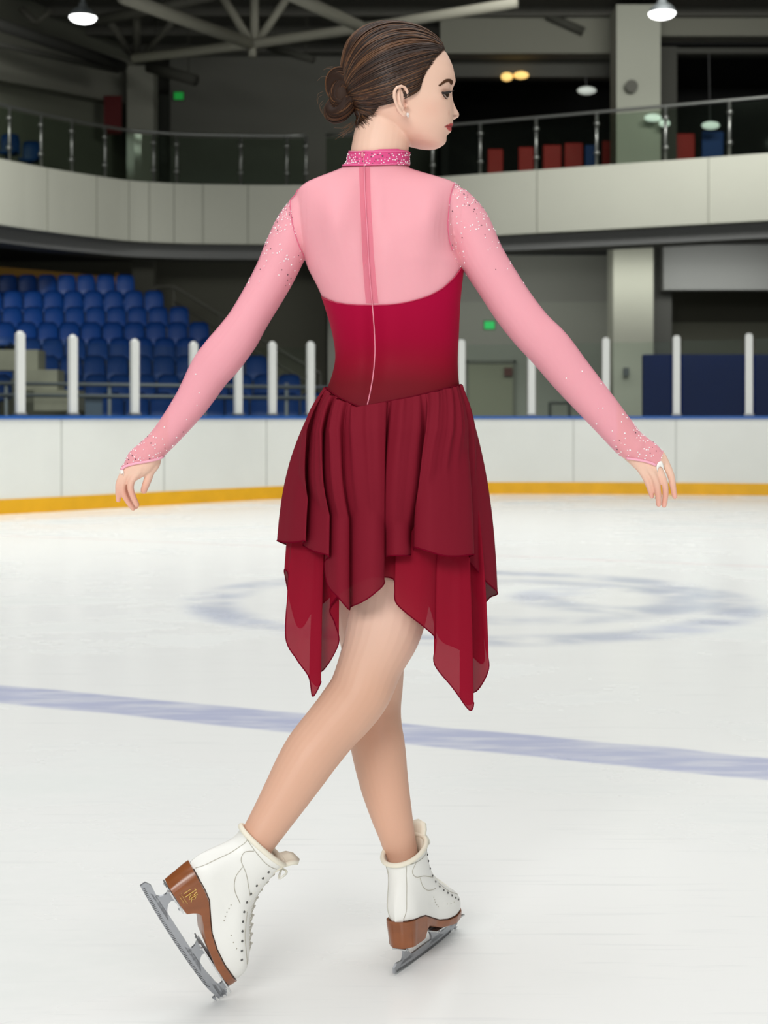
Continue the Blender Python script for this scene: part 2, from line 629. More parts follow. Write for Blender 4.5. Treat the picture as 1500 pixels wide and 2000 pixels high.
tag(o.build('wall_recess_lower', mat('recess_light', C(125, 126, 112), 0.9)), kind='structure')
o = MB()
pbox(o, 1256, 692, 1660, 842, 20.6, 0.12)
mt = o.build('padded_mat', add_noise(mat('mat_blue', C(8, 34, 96), 0.7, spec=0.2), 0.06, 1.5))
bevel(mt, 0.02)
tag(mt, 'dark blue padded wall mat standing behind the right boards', 'mat')

# door with frame, and exit signs
d = empty('door_1', W(960, 816, 31.4))
tag(d, 'beige service door with a red plate in the grey wall', kind='structure')
o = MB()
pbox(o, 910, 703, 1008, 709, 31.36, 0.1)
pbox(o, 910, 703, 915, 822, 31.36, 0.1)
pbox(o, 1003, 703, 1008, 822, 31.36, 0.1)
o.build('door_frame', mat('door_frame', C(112, 114, 104), 0.7), d)
o = MB()
pbox(o, 915, 709, 1003, 822, 31.4, 0.06)
o.build('door_leaf', mat('door_beige', C(140, 142, 122), 0.7), d)
o = MB()
pbox(o, 985, 718, 1001, 734, 31.33, 0.05)
o.build('door_plate', mat('plate_red', C(92, 48, 40), 0.7), d)
M_exit = mat('exit_green', C(20, 120, 60), 0.5, emit=C(30, 190, 90), estr=0.75)
M_exit2 = mat('exit_green_dim', C(20, 120, 60), 0.5, emit=C(30, 160, 60), estr=0.45)
M_case = mat('sign_case', C(80, 84, 80), 0.6)
for (x, y, w, h, Y, m_, l) in ((956, 635, 20, 15, 31.43, M_exit, 'lit green exit sign on the grey wall above the beige door'), (349, 187, 18, 14, 33.44, M_exit2, 'small lit green exit sign high on the left gallery wall')):
    e = empty('exit_sign', W(x, y, Y))
    o = MB()
    pbox(o, x - w / 2 - 2, y - h / 2 - 2, x + w / 2 + 2, y + h / 2 + 2, Y, 0.08)
    o.build('sign_case', M_case, e)
    o = MB()
    pbox(o, x - w / 2, y - h / 2, x + w / 2, y + h / 2, Y - 0.02, 0.03)
    o.build('sign_face', m_, e)
    tag(e, l, 'exit sign', 'green exit signs')
# small wall box and a low barrier by the wall
o = MB()
pbox(o, 1218, 718, 1229, 734, 29.4, 0.08)
tag(o.build('switch_box', mat('box_grey', C(90, 94, 96), 0.6)), 'small dark grey switch box low on the pale lower column', 'switch box')
o = MB()
for x in (1074, 1112):
    w = W(x, 786, 30.4)
    o.tube([(w.x, w.y, -0.03), w], 0.035, 8)
o.tube([W(1074, 787, 30.4), W(1112, 787, 30.4)], 0.035, 8)
tag(o.build('barrier', mat('barrier_dark', C(64, 66, 62), 0.6)), 'low dark tubular barrier by the grey wall behind the right forearm', 'barrier')

# ---- right side, upper storey: beams, dark openings
o = MB()
pbox(o, 860, -60, 1204, 104, 30.2, 0.5)
pbox(o, 1290, -60, 1700, 70, 30.2, 0.5)
tag(o.build('wall_upper', mat('upper_beam', C(128, 128, 116), 0.9)), kind='structure')
o = MB()
a, b_ = W(868, 128, 30.6), W(1204, 60, 30.6)
pbox(o, 840, 100, 1204, 150, 31.0, 0.4)
pbox(o, 1290, 66, 1322, 330, 30.9, 0.4)
pbox(o, 1310, 68, 1700, 104, 31.0, 0.4)
tag(o.build('trim_opening', mat('opening_frame', C(84, 84, 78), 0.9)), kind='structure')
o = MB()
pbox(o, 332, 30, 862, 380, 33.5, 0.3)
tag(o.build('wall_gallery', M_wall_dark), kind='structure')
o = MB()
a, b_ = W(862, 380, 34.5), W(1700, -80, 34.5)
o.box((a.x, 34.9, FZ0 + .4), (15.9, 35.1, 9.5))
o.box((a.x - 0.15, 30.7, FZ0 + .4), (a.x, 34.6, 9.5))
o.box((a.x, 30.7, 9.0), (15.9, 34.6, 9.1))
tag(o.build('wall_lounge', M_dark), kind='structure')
# lights reflected in the gallery glass, built as glowing ellipsoids on added stems
M_lw = mat('reflection_warm', C(255, 220, 140), 0.5, emit=C(255, 208, 120), estr=1.0)
M_lc = mat('reflection_cool', C(240, 250, 245), 0.5, emit=C(226, 240, 230), estr=0.9)
M_lcs = mat('reflection_cool_dim', C(240, 250, 245), 0.5, emit=C(180, 185, 175), estr=0.6)
for (x, y, w, h, m_, l) in ((990, 150, 24, 17, M_lw, 'warm yellow reflection glowing in the gallery glass, left of its pair'), (1018, 147, 30, 15, M_lw, 'warm yellow reflection glowing in the gallery glass, right of its pair'),
                            (1146, 177, 38, 16, M_lcs, 'dim white reflection in the gallery glass left of the upper column'),
                            (1388, 245, 36, 16, M_lc, 'white reflection glowing right of the upper column above the blue chair')):
    px_right = x > 1290
    e = empty('glass_reflection', W(x, y, 30.86))
    cc = W(x, y, 30.86)
    MB().ellipsoid(cc, [(S(w / 2, 30.7), 0, 0), (0, 0.12, 0), (0, 0, S(h / 2, 30.7))], 16, 8).build('reflection_glow', m_, e, True)
    MB().tube([cc + Vector((0, .05, .05)), Vector((cc.x, 31.04, max(cc.z + .05, 8.95 if px_right else 8.46)))], 0.015).build('glow_stem', M_soffit, e)
    tag(e, l, 'lamp', 'reflections in the gallery glass')
for (x, y, w, h, l) in ((1275, 230, 34, 16, 'white reflection beside the upper column, the larger of two'), (1298, 241, 22, 15, 'white reflection beside the upper column, the smaller of two')):
    e = empty('glass_reflection', W(x, y, 28.9))  # a reflection in the glass, modelled as a glowing body
    cc = W(x, y, 28.9)
    MB().ellipsoid(cc, [(S(w / 2, 28.9), 0, 0), (0, 0.08, 0), (0, 0, S(h / 2, 28.9))], 16, 8).build('reflection_glow', M_lc, e, True)
    MB().tube([cc, cc + Vector((0, 0.45, 0))], 0.03).build('glow_stem', M_soffit, e)
    tag(e, l, 'lamp', 'reflections in the gallery glass')
o = MB()
cc = W(1232, 170, 29.15)
o.tube([cc + Vector((0, 0.05, 0)), cc - Vector((0, 0.1, 0))], 0.13, 16)
tag(o.build('wall_speaker', mat('speaker_grey', C(100, 100, 92), 0.8), smooth=False), 'round grey loudspeaker on the upper right column', 'loudspeaker')

# chairs on the gallery
M_red = mat('chair_red', C(190, 30, 22), 0.6)
M_blue2 = mat('chair_blue', C(20, 74, 150), 0.6)
M_leg = mat('chair_leg', C(100, 102, 104), 0.4, metal=0.7)


def lounge_chair(px0, px1, ytop, Y, m_, label):
    a = W(px0, ytop, Y)
    b = W(px1, ytop, Y)
    z0 = FZ0 + 0.4
    e = empty('lounge_chair', ((a.x + b.x) / 2, Y, z0))
    h = a.z - z0
    bevel(MB().hexa([(a.x, Y + .0, z0 + .5), (b.x, Y + .0, z0 + .5), (b.x, Y + .06, z0 + .5), (a.x, Y + .06, z0 + .5)],
                    [(a.x, Y - .08, z0 + h), (b.x, Y - .08, z0 + h), (b.x, Y - .03, z0 + h), (a.x, Y - .03, z0 + h)]).build('backrest', m_, e), 0.03)
    bevel(MB().box((a.x, Y, z0 + .42), (b.x, Y + .5, z0 + .5)).build('seat', m_, e), 0.02)
    for x in (a.x + .05, b.x - .05):
        for y in (Y + .04, Y + .46):
            MB().tube([(x, y, z0), (x, y, z0 + .43)], 0.018, 6).build('leg', M_leg, e)
    tag(e, label, 'chair', 'gallery chairs')


for (p0, p1, yt, m_, l) in ((952, 982, 292, M_red, 'red gallery chair furthest left behind the railing'), (1012, 1042, 288, M_red, 'red gallery chair left of the second railing post'),
                            (1060, 1096, 284, M_red, 'red gallery chair right of the second railing post'), (1102, 1138, 280, M_red, 'red gallery chair in the middle of the right opening'),
                            (1176, 1203, 276, M_red, 'red gallery chair touching the upper column'), (1312, 1356, 262, M_red, 'red gallery chair right of the upper column'),
                            (1370, 1412, 258, M_blue2, 'blue gallery chair right of the last red chair'), (1142, 1168, 284, M_blue2, 'dark blue gallery chair between two red ones')):
    lounge_chair(p0, p1, yt, 31.6, m_, l)

# gallery railing: posts, top rail, glass
M_steel = mat('steel', C(150, 152, 148), 0.35, metal=0.8)
M_gglass = bpy.data.materials.new('green_glass')
M_gglass.use_nodes = True
nt = M_gglass.node_tree
nt.nodes.remove(nt.nodes['Principled BSDF'])
tr = nd(M_gglass, 'ShaderNodeBsdfTransparent')
tr.inputs[0].default_value = (0.70, 0.755, 0.70, 1)
gl = nd(M_gglass, 'ShaderNodeBsdfGlossy')
gl.inputs['Roughness'].default_value = 0.08
gl.inputs['Color'].default_value = (0.5, 0.6, 0.5, 1)
fr = nd(M_gglass, 'ShaderNodeMixShader')
fr.inputs[0].default_value = 0.03
lk(M_gglass, tr.outputs[0], fr.inputs[1])
lk(M_gglass, gl.outputs[0], fr.inputs[2])
lk(M_gglass, fr.outputs[0], nt.nodes['Material Output'].inputs['Surface'])


def railing(sub, label, post_px, ysec):
    e = empty('gallery_railing', (float(sub[len(sub) // 2][0]), float(sub[len(sub) // 2][1]), FZ1))
    tag(e, label, 'railing', 'glass gallery railings')
    t = np.gradient(sub, axis=0)
    t /= np.linalg.norm(t, axis=1)[:, None]
    P = sub + np.stack([-t[:, 1], t[:, 0]], 1) * 0.1
    top = FZ1 + 1.02
    MB().tube([(p[0], p[1], top) for p in P], 0.032, 8).build('top_rail', M_steel, e, True)
    vs, fs = ribbon(0.09, 0.11, FZ1 + 0.02, top - 0.06, sub)
    mesh_obj('glass_panel', vs, fs, M_gglass, e, False)
    r = P[:, 0] / P[:, 1] * FPX + 750
    for px in post_px:
        i = int(np.argmin(abs(r - px)))
        if i < len(P) - 1:
            j = i + 1 if px > r[i] else i - 1
            j = max(0, j)
            k = (px - r[i]) / (r[j] - r[i]) if abs(r[j] - r[i]) > 1e-6 else 0
            q = P[i] * (1 - k) + P[j] * k
        else:
            q = P[i]
        b = MB().tube([(q[0], q[1], FZ1), (q[0], q[1], top)], 0.03, 8)
        for zz in (0.25, 0.8):
            b.sphere((q[0], q[1] - 0.03, FZ1 + zz), 0.055, 10, 6)
        b.build('rail_post', M_steel, e, True)


railing(FA[:30], 'dark tinted glass railing along the left gallery', (18, 80, 140, 205, 300, 345, 470, 560, 648), 0)
railing(FA[30:], 'glass railing with steel posts along the right gallery', (760, 845, 938, 1047, 1165, 1300, 1425, 1560), 1)
# ---- left side, upper storey
o = MB()
pbox(o, 248, 128, 300, 380, 32.0, 0.6)
tag(o.build('column', mat('column_dim', C(150, 150, 138), 0.9)), 'narrow dim column on the left gallery right of the red banner', 'column', 'square columns')
o = MB()
pbox(o, 203, 187, 237, 262, 31.5, 0.05)
tag(o.build('banner', mat('banner_red', C(92, 18, 20), 0.8)), 'dark red hanging banner on the left gallery wall beside the column', 'banner')
o = MB()
a = W(-300, 60, 24)
vs_ = [W(-300, 45, 24.0), W(250, 165, 33.0)]
o.beam(vs_[0], vs_[1], 0.4, 1.0)
tag(o.build('wall_left_beam', mat('beam_left', C(140, 140, 128), 0.9)), kind='structure')
o = MB()
q = [W(-300, 130, 24.3), W(252, 170, 33.3)]
o.hexa([Vector((q[0].x, q[0].y, FZ0 + .4)), Vector((q[1].x, q[1].y, FZ0 + .4)), Vector((q[1].x, q[1].y + .3, FZ0 + .4)), Vector((q[0].x - .3, q[0].y + .3, FZ0 + .4))],
       [Vector((q[0].x, q[0].y, 9.6)), Vector((q[1].x, q[1].y, 9.6)), Vector((q[1].x, q[1].y + .3, 9.6)), Vector((q[0].x - .3, q[0].y + .3, 9.6))])
tag(o.build('wall_left_gallery', mat('wall_left_gallery', C(124, 126, 112), 0.9)), kind='structure')
o = MB()
pbox(o, 300, 185, 330, 372, 33.2, 0.2)
tag(o.build('door_2', mat('door_dark', C(44, 46, 40), 0.9)), 'dark doorway on the left gallery beside the column', kind='structure')

# gallery seats glimpsed on the far left
M_seat = mat('seat_blue', C(4, 62, 134), 0.45)
M_seat_d = M_seat


def seat_mesh(w=0.36):
    b = MB()
    # moulded shell: backrest with a rolled top, and a scooped pan
    pr = [(0.00, 0.40), (0.02, 0.36), (0.035, 0.25), (0.045, 0.12), (0.05, 0.03), (0.02, 0.0), (-0.1, -0.01), (-0.24, 0.0), (-0.30, 0.015), (-0.325, -0.02)]
    n = len(pr)
    xs = [-0.5, -0.44, -0.3, 0, 0.3, 0.44, 0.5]
    vs, fs = [], []
    for k, th in enumerate((0.0, 0.025)):
        for (y, z) in pr:
            for x in xs:
                side = abs(x) * 2
                lift = 0.03 * max(0, side - 0.6) / 0.4
                back = z > 0.02
                vs.append((x * w * (0.9 if z > 0.34 else 1), y - (lift if back else 0) + (th if back else 0), z + (0 if back else lift) - (0 if back else th) - (0.03 if z > 0.38 and side > 0.8 else 0)))
    m = len(xs)
    for k in range(2):
        o_ = k * n * m
        for i in range(n - 1):
            for j in range(m - 1):
                f = (o_ + i * m + j, o_ + i * m + j + 1, o_ + (i + 1) * m + j + 1, o_ + (i + 1) * m + j)
                fs.append(f if k == 0 else f[::-1])
    for i in range(n - 1):
        for j in (0, m - 1):
            fs.append((i * m + j, (i + 1) * m + j, n * m + (i + 1) * m + j, n * m + i * m + j))
    for j in range(m - 1):
        for i in (0, n - 1):
            fs.append((i * m + j, i * m + j + 1, n * m + i * m + j + 1, n * m + i * m + j))
    b.add(vs, fs)
    b.box((-0.03, -0.2, -0.386), (0.03, -0.1, -0.02))
    return b


proto_seat = seat_mesh().build('stadium_chair', M_seat, None, True)
proto_seat.location = (0, -50, 0)
seat_used = [False]


def put_seat(x, y, z, rz, label, group):
    if not seat_used[0]:
        o = proto_seat
        seat_used[0] = True
    else:
        o = proto_seat.copy()
        COL.objects.link(o)
    o.location = (x, y, z)
    o.rotation_euler = (0, 0, rz)
    tag(o, label, 'seat', group)
    return o


# ---- left bleachers: concrete steps with blue seats, rising away from the boards
ROWS = [(797, 22.0), (760, 22.9), (722, 23.8), (687, 24.7), (655, 25.6), (624, 26.5), (592, 27.4), (560, 28.3)]     # picture row of the seat-back centres, distance
END = [632, 585, 520, 470, 405, 365, 315, 258]
NAMES = ['lowest row', 'second row up', 'third row up', 'fourth row up', 'fifth row up', 'sixth row up', 'seventh row up', 'top row']
steps = MB()
M_step = add_noise(mat('bleacher_concrete', C(120, 120, 108), 0.9), 0.06, 2)
prev_z = 0
for k, ((yy, Y), xe) in enumerate(zip(ROWS, END)):
    zc = W(0, yy, Y).z
    zf = zc - 0.55            # tread height under the seats
    xr = W(xe + 14, yy, Y).x
    steps.box((-11.0, Y - 0.55, -0.03), (xr, Y + 0.40 if k < 7 else Y + 1.2, zf))
    pitch = 0.385
    x = xr - 0.28
    j = 0
    slots = []
    while True:
        px = x / Y * FPX + 750
        if px < -40:
            break
        # the stair aisle cuts through the rows at the far left
        aisle = {0: (10, 182), 1: (20, 112), 2: (44, 74), 3: (20, 44)}.get(k)
        if not (aisle and aisle[0] - 8 < px < aisle[1] + 8):
            slots.append(x)
        x -= pitch
    for j, x in enumerate(slots):
        put_seat(x, Y, zc - 0.16, 0.0, 'blue seat in the %s of the left stand, %s from its right end' % (NAMES[k], ORD[j] if j < len(ORD) else 'furthest'), 'blue seats in the %s of the left stand' % NAMES[k])
st = steps.build('bleacher_stand', M_step)
tag(st, 'stepped concrete bleacher stand behind the left boards', 'bleacher stand')
# aisle stair flight in front of the seats
o = MB()
for k, (x0, x1, y0) in enumerate(((-30, 74, 683), (30, 112, 722), (66, 152, 762))):
    Y = 21.75 - 0.12 * k
    a, b_ = W(x0, y0, Y), W(x1, y0, Y)
    z0 = W(0, y0 + 40, Y).z
    o.box((a.x, Y, z0), (b_.x, Y + 0.5, a.z))
tag(o.build('aisle_stair', add_noise(mat('stair_concrete', C(168, 166, 150), 0.9), 0.08, 3)), 'pale concrete aisle steps between the blue seats at far left', 'stair')
# front guard rail of the stand
o = empty('guard_rail', W(300, 760, 20.9))
tag(o, 'grey metal guard rail with two bars in front of the blue seats', 'guard rail')
M_rail = mat('rail_grey', C(128, 134, 140), 0.5, metal=0.3)
for y0, y1 in ((748, 757), (771, 778)):
    MB().tube([W(-60, y0, 20.9), W(645, y1, 20.9)], 0.028, 8).build('rail_bar', M_rail, o, True)
for x in (12, 214, 400, 560):
    w = W(x, 748, 20.92)
    MB().tube([w, (w.x, w.y, -0.03)], 0.028, 8).build('rail_post', M_rail, o, True)
# sign board clipped low on the stand
o = MB()
pbox(o, 166, 774, 200, 815, 20.93, 0.04)
tag(o.build('notice_board', mat('notice_grey', C(96, 112, 132), 0.6)), 'small grey blue notice board low on the guard rail of the stand', 'notice board')
# yellow rail at the back of the stand
o = empty('yellow_rail', W(60, 540, 29.6))
MB().beam(W(-60, 524, 29.6), W(232, 549, 29.6), 0.06, 0.16).build('rail_bar', mat('rail_yellow', C(170, 124, 30), 0.6), o)
for x in (58, 150, 228):
    MB().tube([W(x, 533, 29.62), W(x, 575, 29.62)], 0.04, 8).build('rail_post', mat('rail_yellow_post', C(150, 104, 26), 0.6), o)
tag(o, 'yellow barrier rail behind the top row of blue seats', 'rail')
o = MB()
pbox(o, -300, 450, 636, 835, 33.2, 0.3)
tag(o.build('wall_left_lower', mat('wall_lower_left', C(132, 132, 118), 0.9)), kind='structure')
o = MB()
pbox(o, 258, 460, 300, 640, 31.0, 0.4)
tag(o.build('column', mat('column_low', C(120, 120, 108), 0.9)), 'narrow dim column behind the top of the blue stand', 'column', 'square columns')
o = MB()
pbox(o, 203, 488, 214, 502, 31.2, 0.3)
tag(o.build('wall_camera', mat('cam_dark', C(50, 52, 40), 0.7)), 'small dark security camera under the left gallery', 'camera')
# stair handrail descending along the right end of the stand
o = empty('stair_handrail', W(470, 640, 29.0))
pts = [W(296, 590, 29.4), W(304, 560, 29.4), W(340, 560, 29.2), W(470, 640, 28.4), W(625, 730, 27.4)]
MB().tube(pts, 0.035, 8).build('rail_bar', mat('handrail_dark', C(84, 84, 76), 0.6), o, True)
MB().tube([p - Vector((0, 0, 0.3)) for p in pts[2:]], 0.025, 8).build('rail_bar', mat('handrail_dark2', C(84, 84, 76), 0.6), o, True)
for q in (0.0, 0.33, 0.66, 1.0):
    p = pts[2].lerp(pts[4], q)
    MB().tube([p, p - Vector((0, 0, 0.95))], 0.025, 8).build('rail_post', mat('handrail_post', C(80, 80, 72), 0.6), o, True)
tag(o, 'dark stair handrail sloping down right of the blue stand', 'handrail')
o = MB()
a, b_, c_ = W(300, 640, 29.8), W(300, 620, 29.8), W(660, 800, 27.9)
for k in range(16):
    t = k / 15
    p = W(300, 615, 29.8).lerp(W(660, 790, 27.9), t)
    o.box((p.x - 0.02, p.y, -0.03), (p.x + 0.30, p.y + 1.2, p.z - 0.25))
tag(o.build('side_stair', mat('side_stair', C(104, 102, 90), 0.9)), 'dim side stair flight descending right of the blue stand', 'stair')

# gallery seats far left
for (px, yy, l) in ((-22, 288, 'first'), (20, 292, 'second'), (62, 306, 'third')):
    p = W(px, yy, 27.3 + (px + 22) * .004)
    MB_ = MB().box((p.x - .2, p.y - .25, FZ0 + .4), (p.x + .2, p.y + .08, p.z - 0.49))
    tag(MB_.build('floor_riser', M_soffit), kind='structure')
    put_seat(p.x, p.y, p.z - 0.1, 0.0, 'dark blue seat behind the railing of the left gallery, %s from the left' % l, 'blue seats on the left gallery')

# ---- roof trusses
M_truss = mat('truss_paint', C(150, 148, 134), 0.7)
M_truss_d = mat('truss_dark', C(88, 87, 78), 0.8)


def truss(label, parts, m_):
    e = empty('roof_truss', W(parts[0][1][0][0], parts[0][1][0][1], parts[0][1][0][2]))
    for name, pts, w in parts:
        b = MB()
        b.tube([W(*p) for p in pts], w, 10)
        b.build(name, m_, e, True)
    tag(e, label, 'roof truss', 'roof trusses')


Yt = 25.0
truss('pale roof truss meeting at a node left of the bun', [
    ('lower_chord', [(262, 114, Yt + 1.6), (490, 86, Yt), (760, 47, Yt - 1), (1010, 5, Yt - 2)], 0.085),
    ('diagonal_chord', [(240, -6, Yt - 4), (490, 86, Yt)], 0.105),
    ('web', [(432, -12, Yt), (488, 80, Yt)], 0.072),
    ('web', [(497, -16, Yt), (497, 80, Yt)], 0.075),
    ('web', [(566, -12, Yt), (504, 80, Yt)], 0.072),
    ('hanger', [(493, 86, Yt), (493, 110, Yt)], 0.07),
], M_truss)
truss('pale slanting roof tube above the head of the skater', [('lower_chord', [(560, -14, 21), (720, 60, 23.5)], 0.10)], M_truss)
truss('dim roof truss further back behind the left pendant lamp', [
    ('lower_chord', [(190, 40, 28), (300, 18, 27.5), (420, -10, 27)], 0.10),
    ('web', [(215, 42, 28), (254, 104, 29)], 0.07),
    ('web', [(267, 22, 28), (267, 106, 29)], 0.08),
    ('web', [(338, 42, 28), (280, 108, 29)], 0.06),
    ('web', [(40, 16, 28), (70, 46, 28)], 0.07),
    ('web', [(100, 20, 28), (70, 46, 28)], 0.07),
], M_truss_d)
o = empty('ceiling_pipe', W(100, 80, 28))
MB().tube([W(-40, 35, 26), W(240, 130, 30)], 0.12, 10).build('pipe', mat('pipe_dark', C(58, 58, 54), 0.7), o, True)
MB().tube([W(-40, 78, 26), W(230, 138, 30)], 0.06, 10).build('pipe', mat('pipe_dark2', C(66, 66, 60), 0.7), o, True)
tag(o, 'dark ceiling pipes sloping down at the top left', 'pipe')
for a, b_, r, l in (((290, 130, 31), (382, 157, 30.5), 0.13, 'dark duct pipe right of the left gallery column'), ((525, 92, 30.5), (612, 117, 30), 0.08, 'dim duct pipe left of the hair bun'), ((1068, 30, 30.12), (1140, 62, 30.12), 0.09, 'dim strut tube under the right roof tube')):
    tb = MB().tube([W(*a), W(*b_)], r, 10)
    if a[0] < 1000:
        for q in (0.15, 0.85):
            w = W(*a).lerp(W(*b_), q)
            tb.tube([w, (w.x, w.y, 9.59)], 0.012, 6)
    o = tb.build('duct_pipe', mat('duct_pipe', C(70, 70, 62), 0.8), None, True)
    tag(o, l, 'pipe', 'duct pipes')

# ---- pendant lamps
M_lens = mat('lamp_lens', C(250, 252, 250), 0.4, emit=(1, 1, 0.98, 1), estr=4.0)
M_shade = mat('lamp_shade', C(120, 126, 128), 0.5, metal=0.4)
for (px, py, w, Y, l) in ((162, 34, 54, 21.0, 'round pendant lamp glowing at the top left of the hall'), (1293, 26, 54, 21.0, 'round pendant lamp glowing at the top right of the hall')):
    c = W(px, py, Y)
    r = S(w / 2, Y)
    e = empty('pendant_lamp', c + Vector((0, 0, r)))
    # dome shade, lathed
    prof = [(1.0, 0.0), (0.98, 0.12), (0.86, 0.35), (0.62, 0.58), (0.34, 0.72), (0.30, 1.0), (0.12, 1.05)]
    vs, fs = [], []
    n = 28
    for (rr, zz) in prof:
        for k in range(n):
            a = 2 * math.pi * k / n
            vs.append((c.x + rr * r * math.cos(a), c.y + rr * r * math.sin(a), c.z + zz * r))
    for i in range(len(prof) - 1):
        for k in range(n):
            fs.append((i * n + k, i * n + (k + 1) % n, (i + 1) * n + (k + 1) % n, (i + 1) * n + k))
    mesh_obj('shade', vs, fs, M_shade, e)
    MB().ellipsoid(c - Vector((0, 0, 0.0)), [(r * 0.97, 0, 0), (0, r * 0.97, 0), (0, 0, r * 0.42)], 28, 12).build('lens', M_lens, e, True)
    MB().tube([c + Vector((0, 0, r)), Vector((c.x, c.y, 9.5))], 0.03, 8).build('stem', M_shade, e, True)
    tag(e, l, 'lamp', 'pendant lamps')
# ================================================================== THE SKATER
YB = 2.57                       # distance of the skater's trunk from the camera


def loft_tube(mb, ctrl, sub=6, n=26, capfac=0.75):
    """ctrl: (px, py, Y, half width in picture px, half depth in m) -> closed tapering limb"""
    pts = []
    for (px, py, Y, hw, rb) in ctrl:
        w = W(px, py, Y)
        pts.append((w.x, w.y, w.z, S(hw, Y), rb))
    A = catmull(pts, sub)
    P = [Vector(a[:3]) for a in A]
    N = len(P)
    rings = []

    def frame(t):
        s = t.cross(Vector((0, 1, 0)))
        if s.length < 1e-4:
            s = Vector((1, 0, 0))
        s.normalize()
        return s, s.cross(t).normalized()

    tans = []
    for i in range(N):
        tans.append((P[min(i + 1, N - 1)] - P[max(i - 1, 0)]).normalized())

    def ring(c, s, d, ra, rb):
        return [c + s * (ra * math.cos(2 * math.pi * k / n)) + d * (rb * math.sin(2 * math.pi * k / n)) for k in range(n)]

    s, d = frame(tans[0])
    r0 = min(A[0][3], A[0][4]) * capfac
    for a in (80, 60, 40, 20):
        f = math.cos(math.radians(a))
        rings.append(ring(P[0] - tans[0] * r0 * math.sin(math.radians(a)), s, d, A[0][3] * f, A[0][4] * f))
    for i in range(N):
        s, d = frame(tans[i])
        rings.append(ring(P[i], s, d, A[i][3], A[i][4]))
    r1 = min(A[-1][3], A[-1][4]) * capfac
    for a in (20, 40, 60, 80):
        f = math.cos(math.radians(a))
        rings.append(ring(P[-1] + tans[-1] * r1 * math.sin(math.radians(a)), s, d, A[-1][3] * f, A[-1][4] * f))
    add_rings(mb, rings)


def add_rings(mb, rings):
    n = len(rings[0])
    vs = [v for r in rings for v in r]
    fs = [tuple(range(n))[::-1]]
    for i in range(len(rings) - 1):
        for k in range(n):
            l = (k + 1) % n
            fs.append((i * n + k, i * n + l, (i + 1) * n + l, (i + 1) * n + k))
    fs.append(tuple((len(rings) - 1) * n + k for k in range(n)))
    mb.add(vs, fs)


def sgnpow(x, p):
    return np.sign(x) * np.abs(x) ** p


body = MB()

# ---- trunk: (row, left edge, right edge, half depth, shift in depth)
TR = [(322, 676, 796, .054, .010), (332, 664, 803, .058, .008), (342, 640, 832, .063, .006), (352, 614, 866, .068, .004), (363, 593, 892, .074, .002), (380, 580, 903, .082, 0),
      (410, 577, 902, .092, -.002), (450, 583, 894, .099, -.004), (490, 593, 893, .102, -.004), (515, 600, 903, .103, -.003), (530, 606, 903, .103, -.002), (565, 624, 899, .101, 0), (600, 637, 896, .097, 0.002), (650, 651, 894, .088, .004),
      (690, 657, 892, .083, .006), (720, 654, 892, .085, .006), (755, 643, 895, .093, .002), (800, 622, 905, .104, -.004), (860, 609, 909, .110, -.006),
      (930, 604, 910, .114, -.006), (985, 612, 902, .110, -.004), (1030, 626, 884, .10, 0), (1050, 650, 860, .08, 0)]
tr = catmull(TR, 4)


def trunk_ring(row, n=64, grow=0.0):
    y, xl, xr, b, dy = row
    c = W((xl + xr) / 2, y, YB)
    a = S((xr - xl) / 2, YB) + grow
    th = np.linspace(0, 2 * math.pi, n, endpoint=False)
    e = 2 / 2.35
    xs = c.x + a * sgnpow(np.cos(th), e)
    ys = YB + dy - (b + grow) * sgnpow(np.sin(th), e)
    return [Vector((x, yy, c.z)) for x, yy in zip(xs, ys)]


rings = [trunk_ring(r) for r in tr]
add_rings(body, rings)
# buttocks and bust give the trunk its relief
body.ellipsoid(W(690, 930, YB - .052), [(.072, 0, 0), (0, .066, 0), (0, 0, .085)], 20, 12)
body.ellipsoid(W(828, 930, YB - .052), [(.072, 0, 0), (0, .066, 0), (0, 0, .085)], 20, 12)
body.ellipsoid(W(710, 520, YB + .075), [(.05, 0, 0), (0, .045, 0), (0, 0, .06)], 20, 12)
body.ellipsoid(W(845, 520, YB + .07), [(.05, 0, 0), (0, .048, 0), (0, 0, .06)], 20, 12)

# ---- neck
loft_tube(body, [(735, 352, YB + .006, 66, .058), (738, 326, YB + .004, 60, .055), (741, 300, YB, 56.5, .052), (746, 268, YB, 55, .050), (755, 235, YB, 52, .047), (765, 205, YB, 46, .040)])

# ---- arms
YL = YB - .005
loft_tube(body, [(612, 402, YL, 38, .042), (584, 440, YL, 42, .041), (560, 484, YL - .005, 40, .040), (532, 544, YL - .010, 37.5, .037), (489, 618, YL - .018, 36, .035), (465, 656, YL - .020, 39, .034), (432, 698, YL - .018, 41, .034),
                (409, 727, YL - .012, 38.5, .033), (374, 785, YL - .006, 32, .029), (330, 843, YL, 25.5, .023), (300, 876, YL, 23, .019)])
loft_tube(body, [(884, 404, YL - .010, 40, .044), (912, 440, YL - .016, 43, .043), (940, 500, YL - .022, 42, .041), (972, 552, YL - .026, 40.5, .038), (1005, 602, YL - .030, 40.5, .036), (1038, 644, YL - .032, 40.5, .035), (1073, 680, YL - .030, 41.5, .035),
                (1115, 732, YL - .026, 39, .033), (1173, 800, YL - .020, 34, .029), (1222, 858, YL - .016, 29.5, .022), (1240, 876, YL - .016, 29, .020)])

# ---- left hand (picture left)
YH = YL
loft_tube(body, [(302, 874, YH, 24, .018), (287, 890, YH, 26, .0165), (274, 903, YH, 27, .0145), (262, 918, YH, 22, .0125), (256, 926, YH, 18, .010)], n=24)


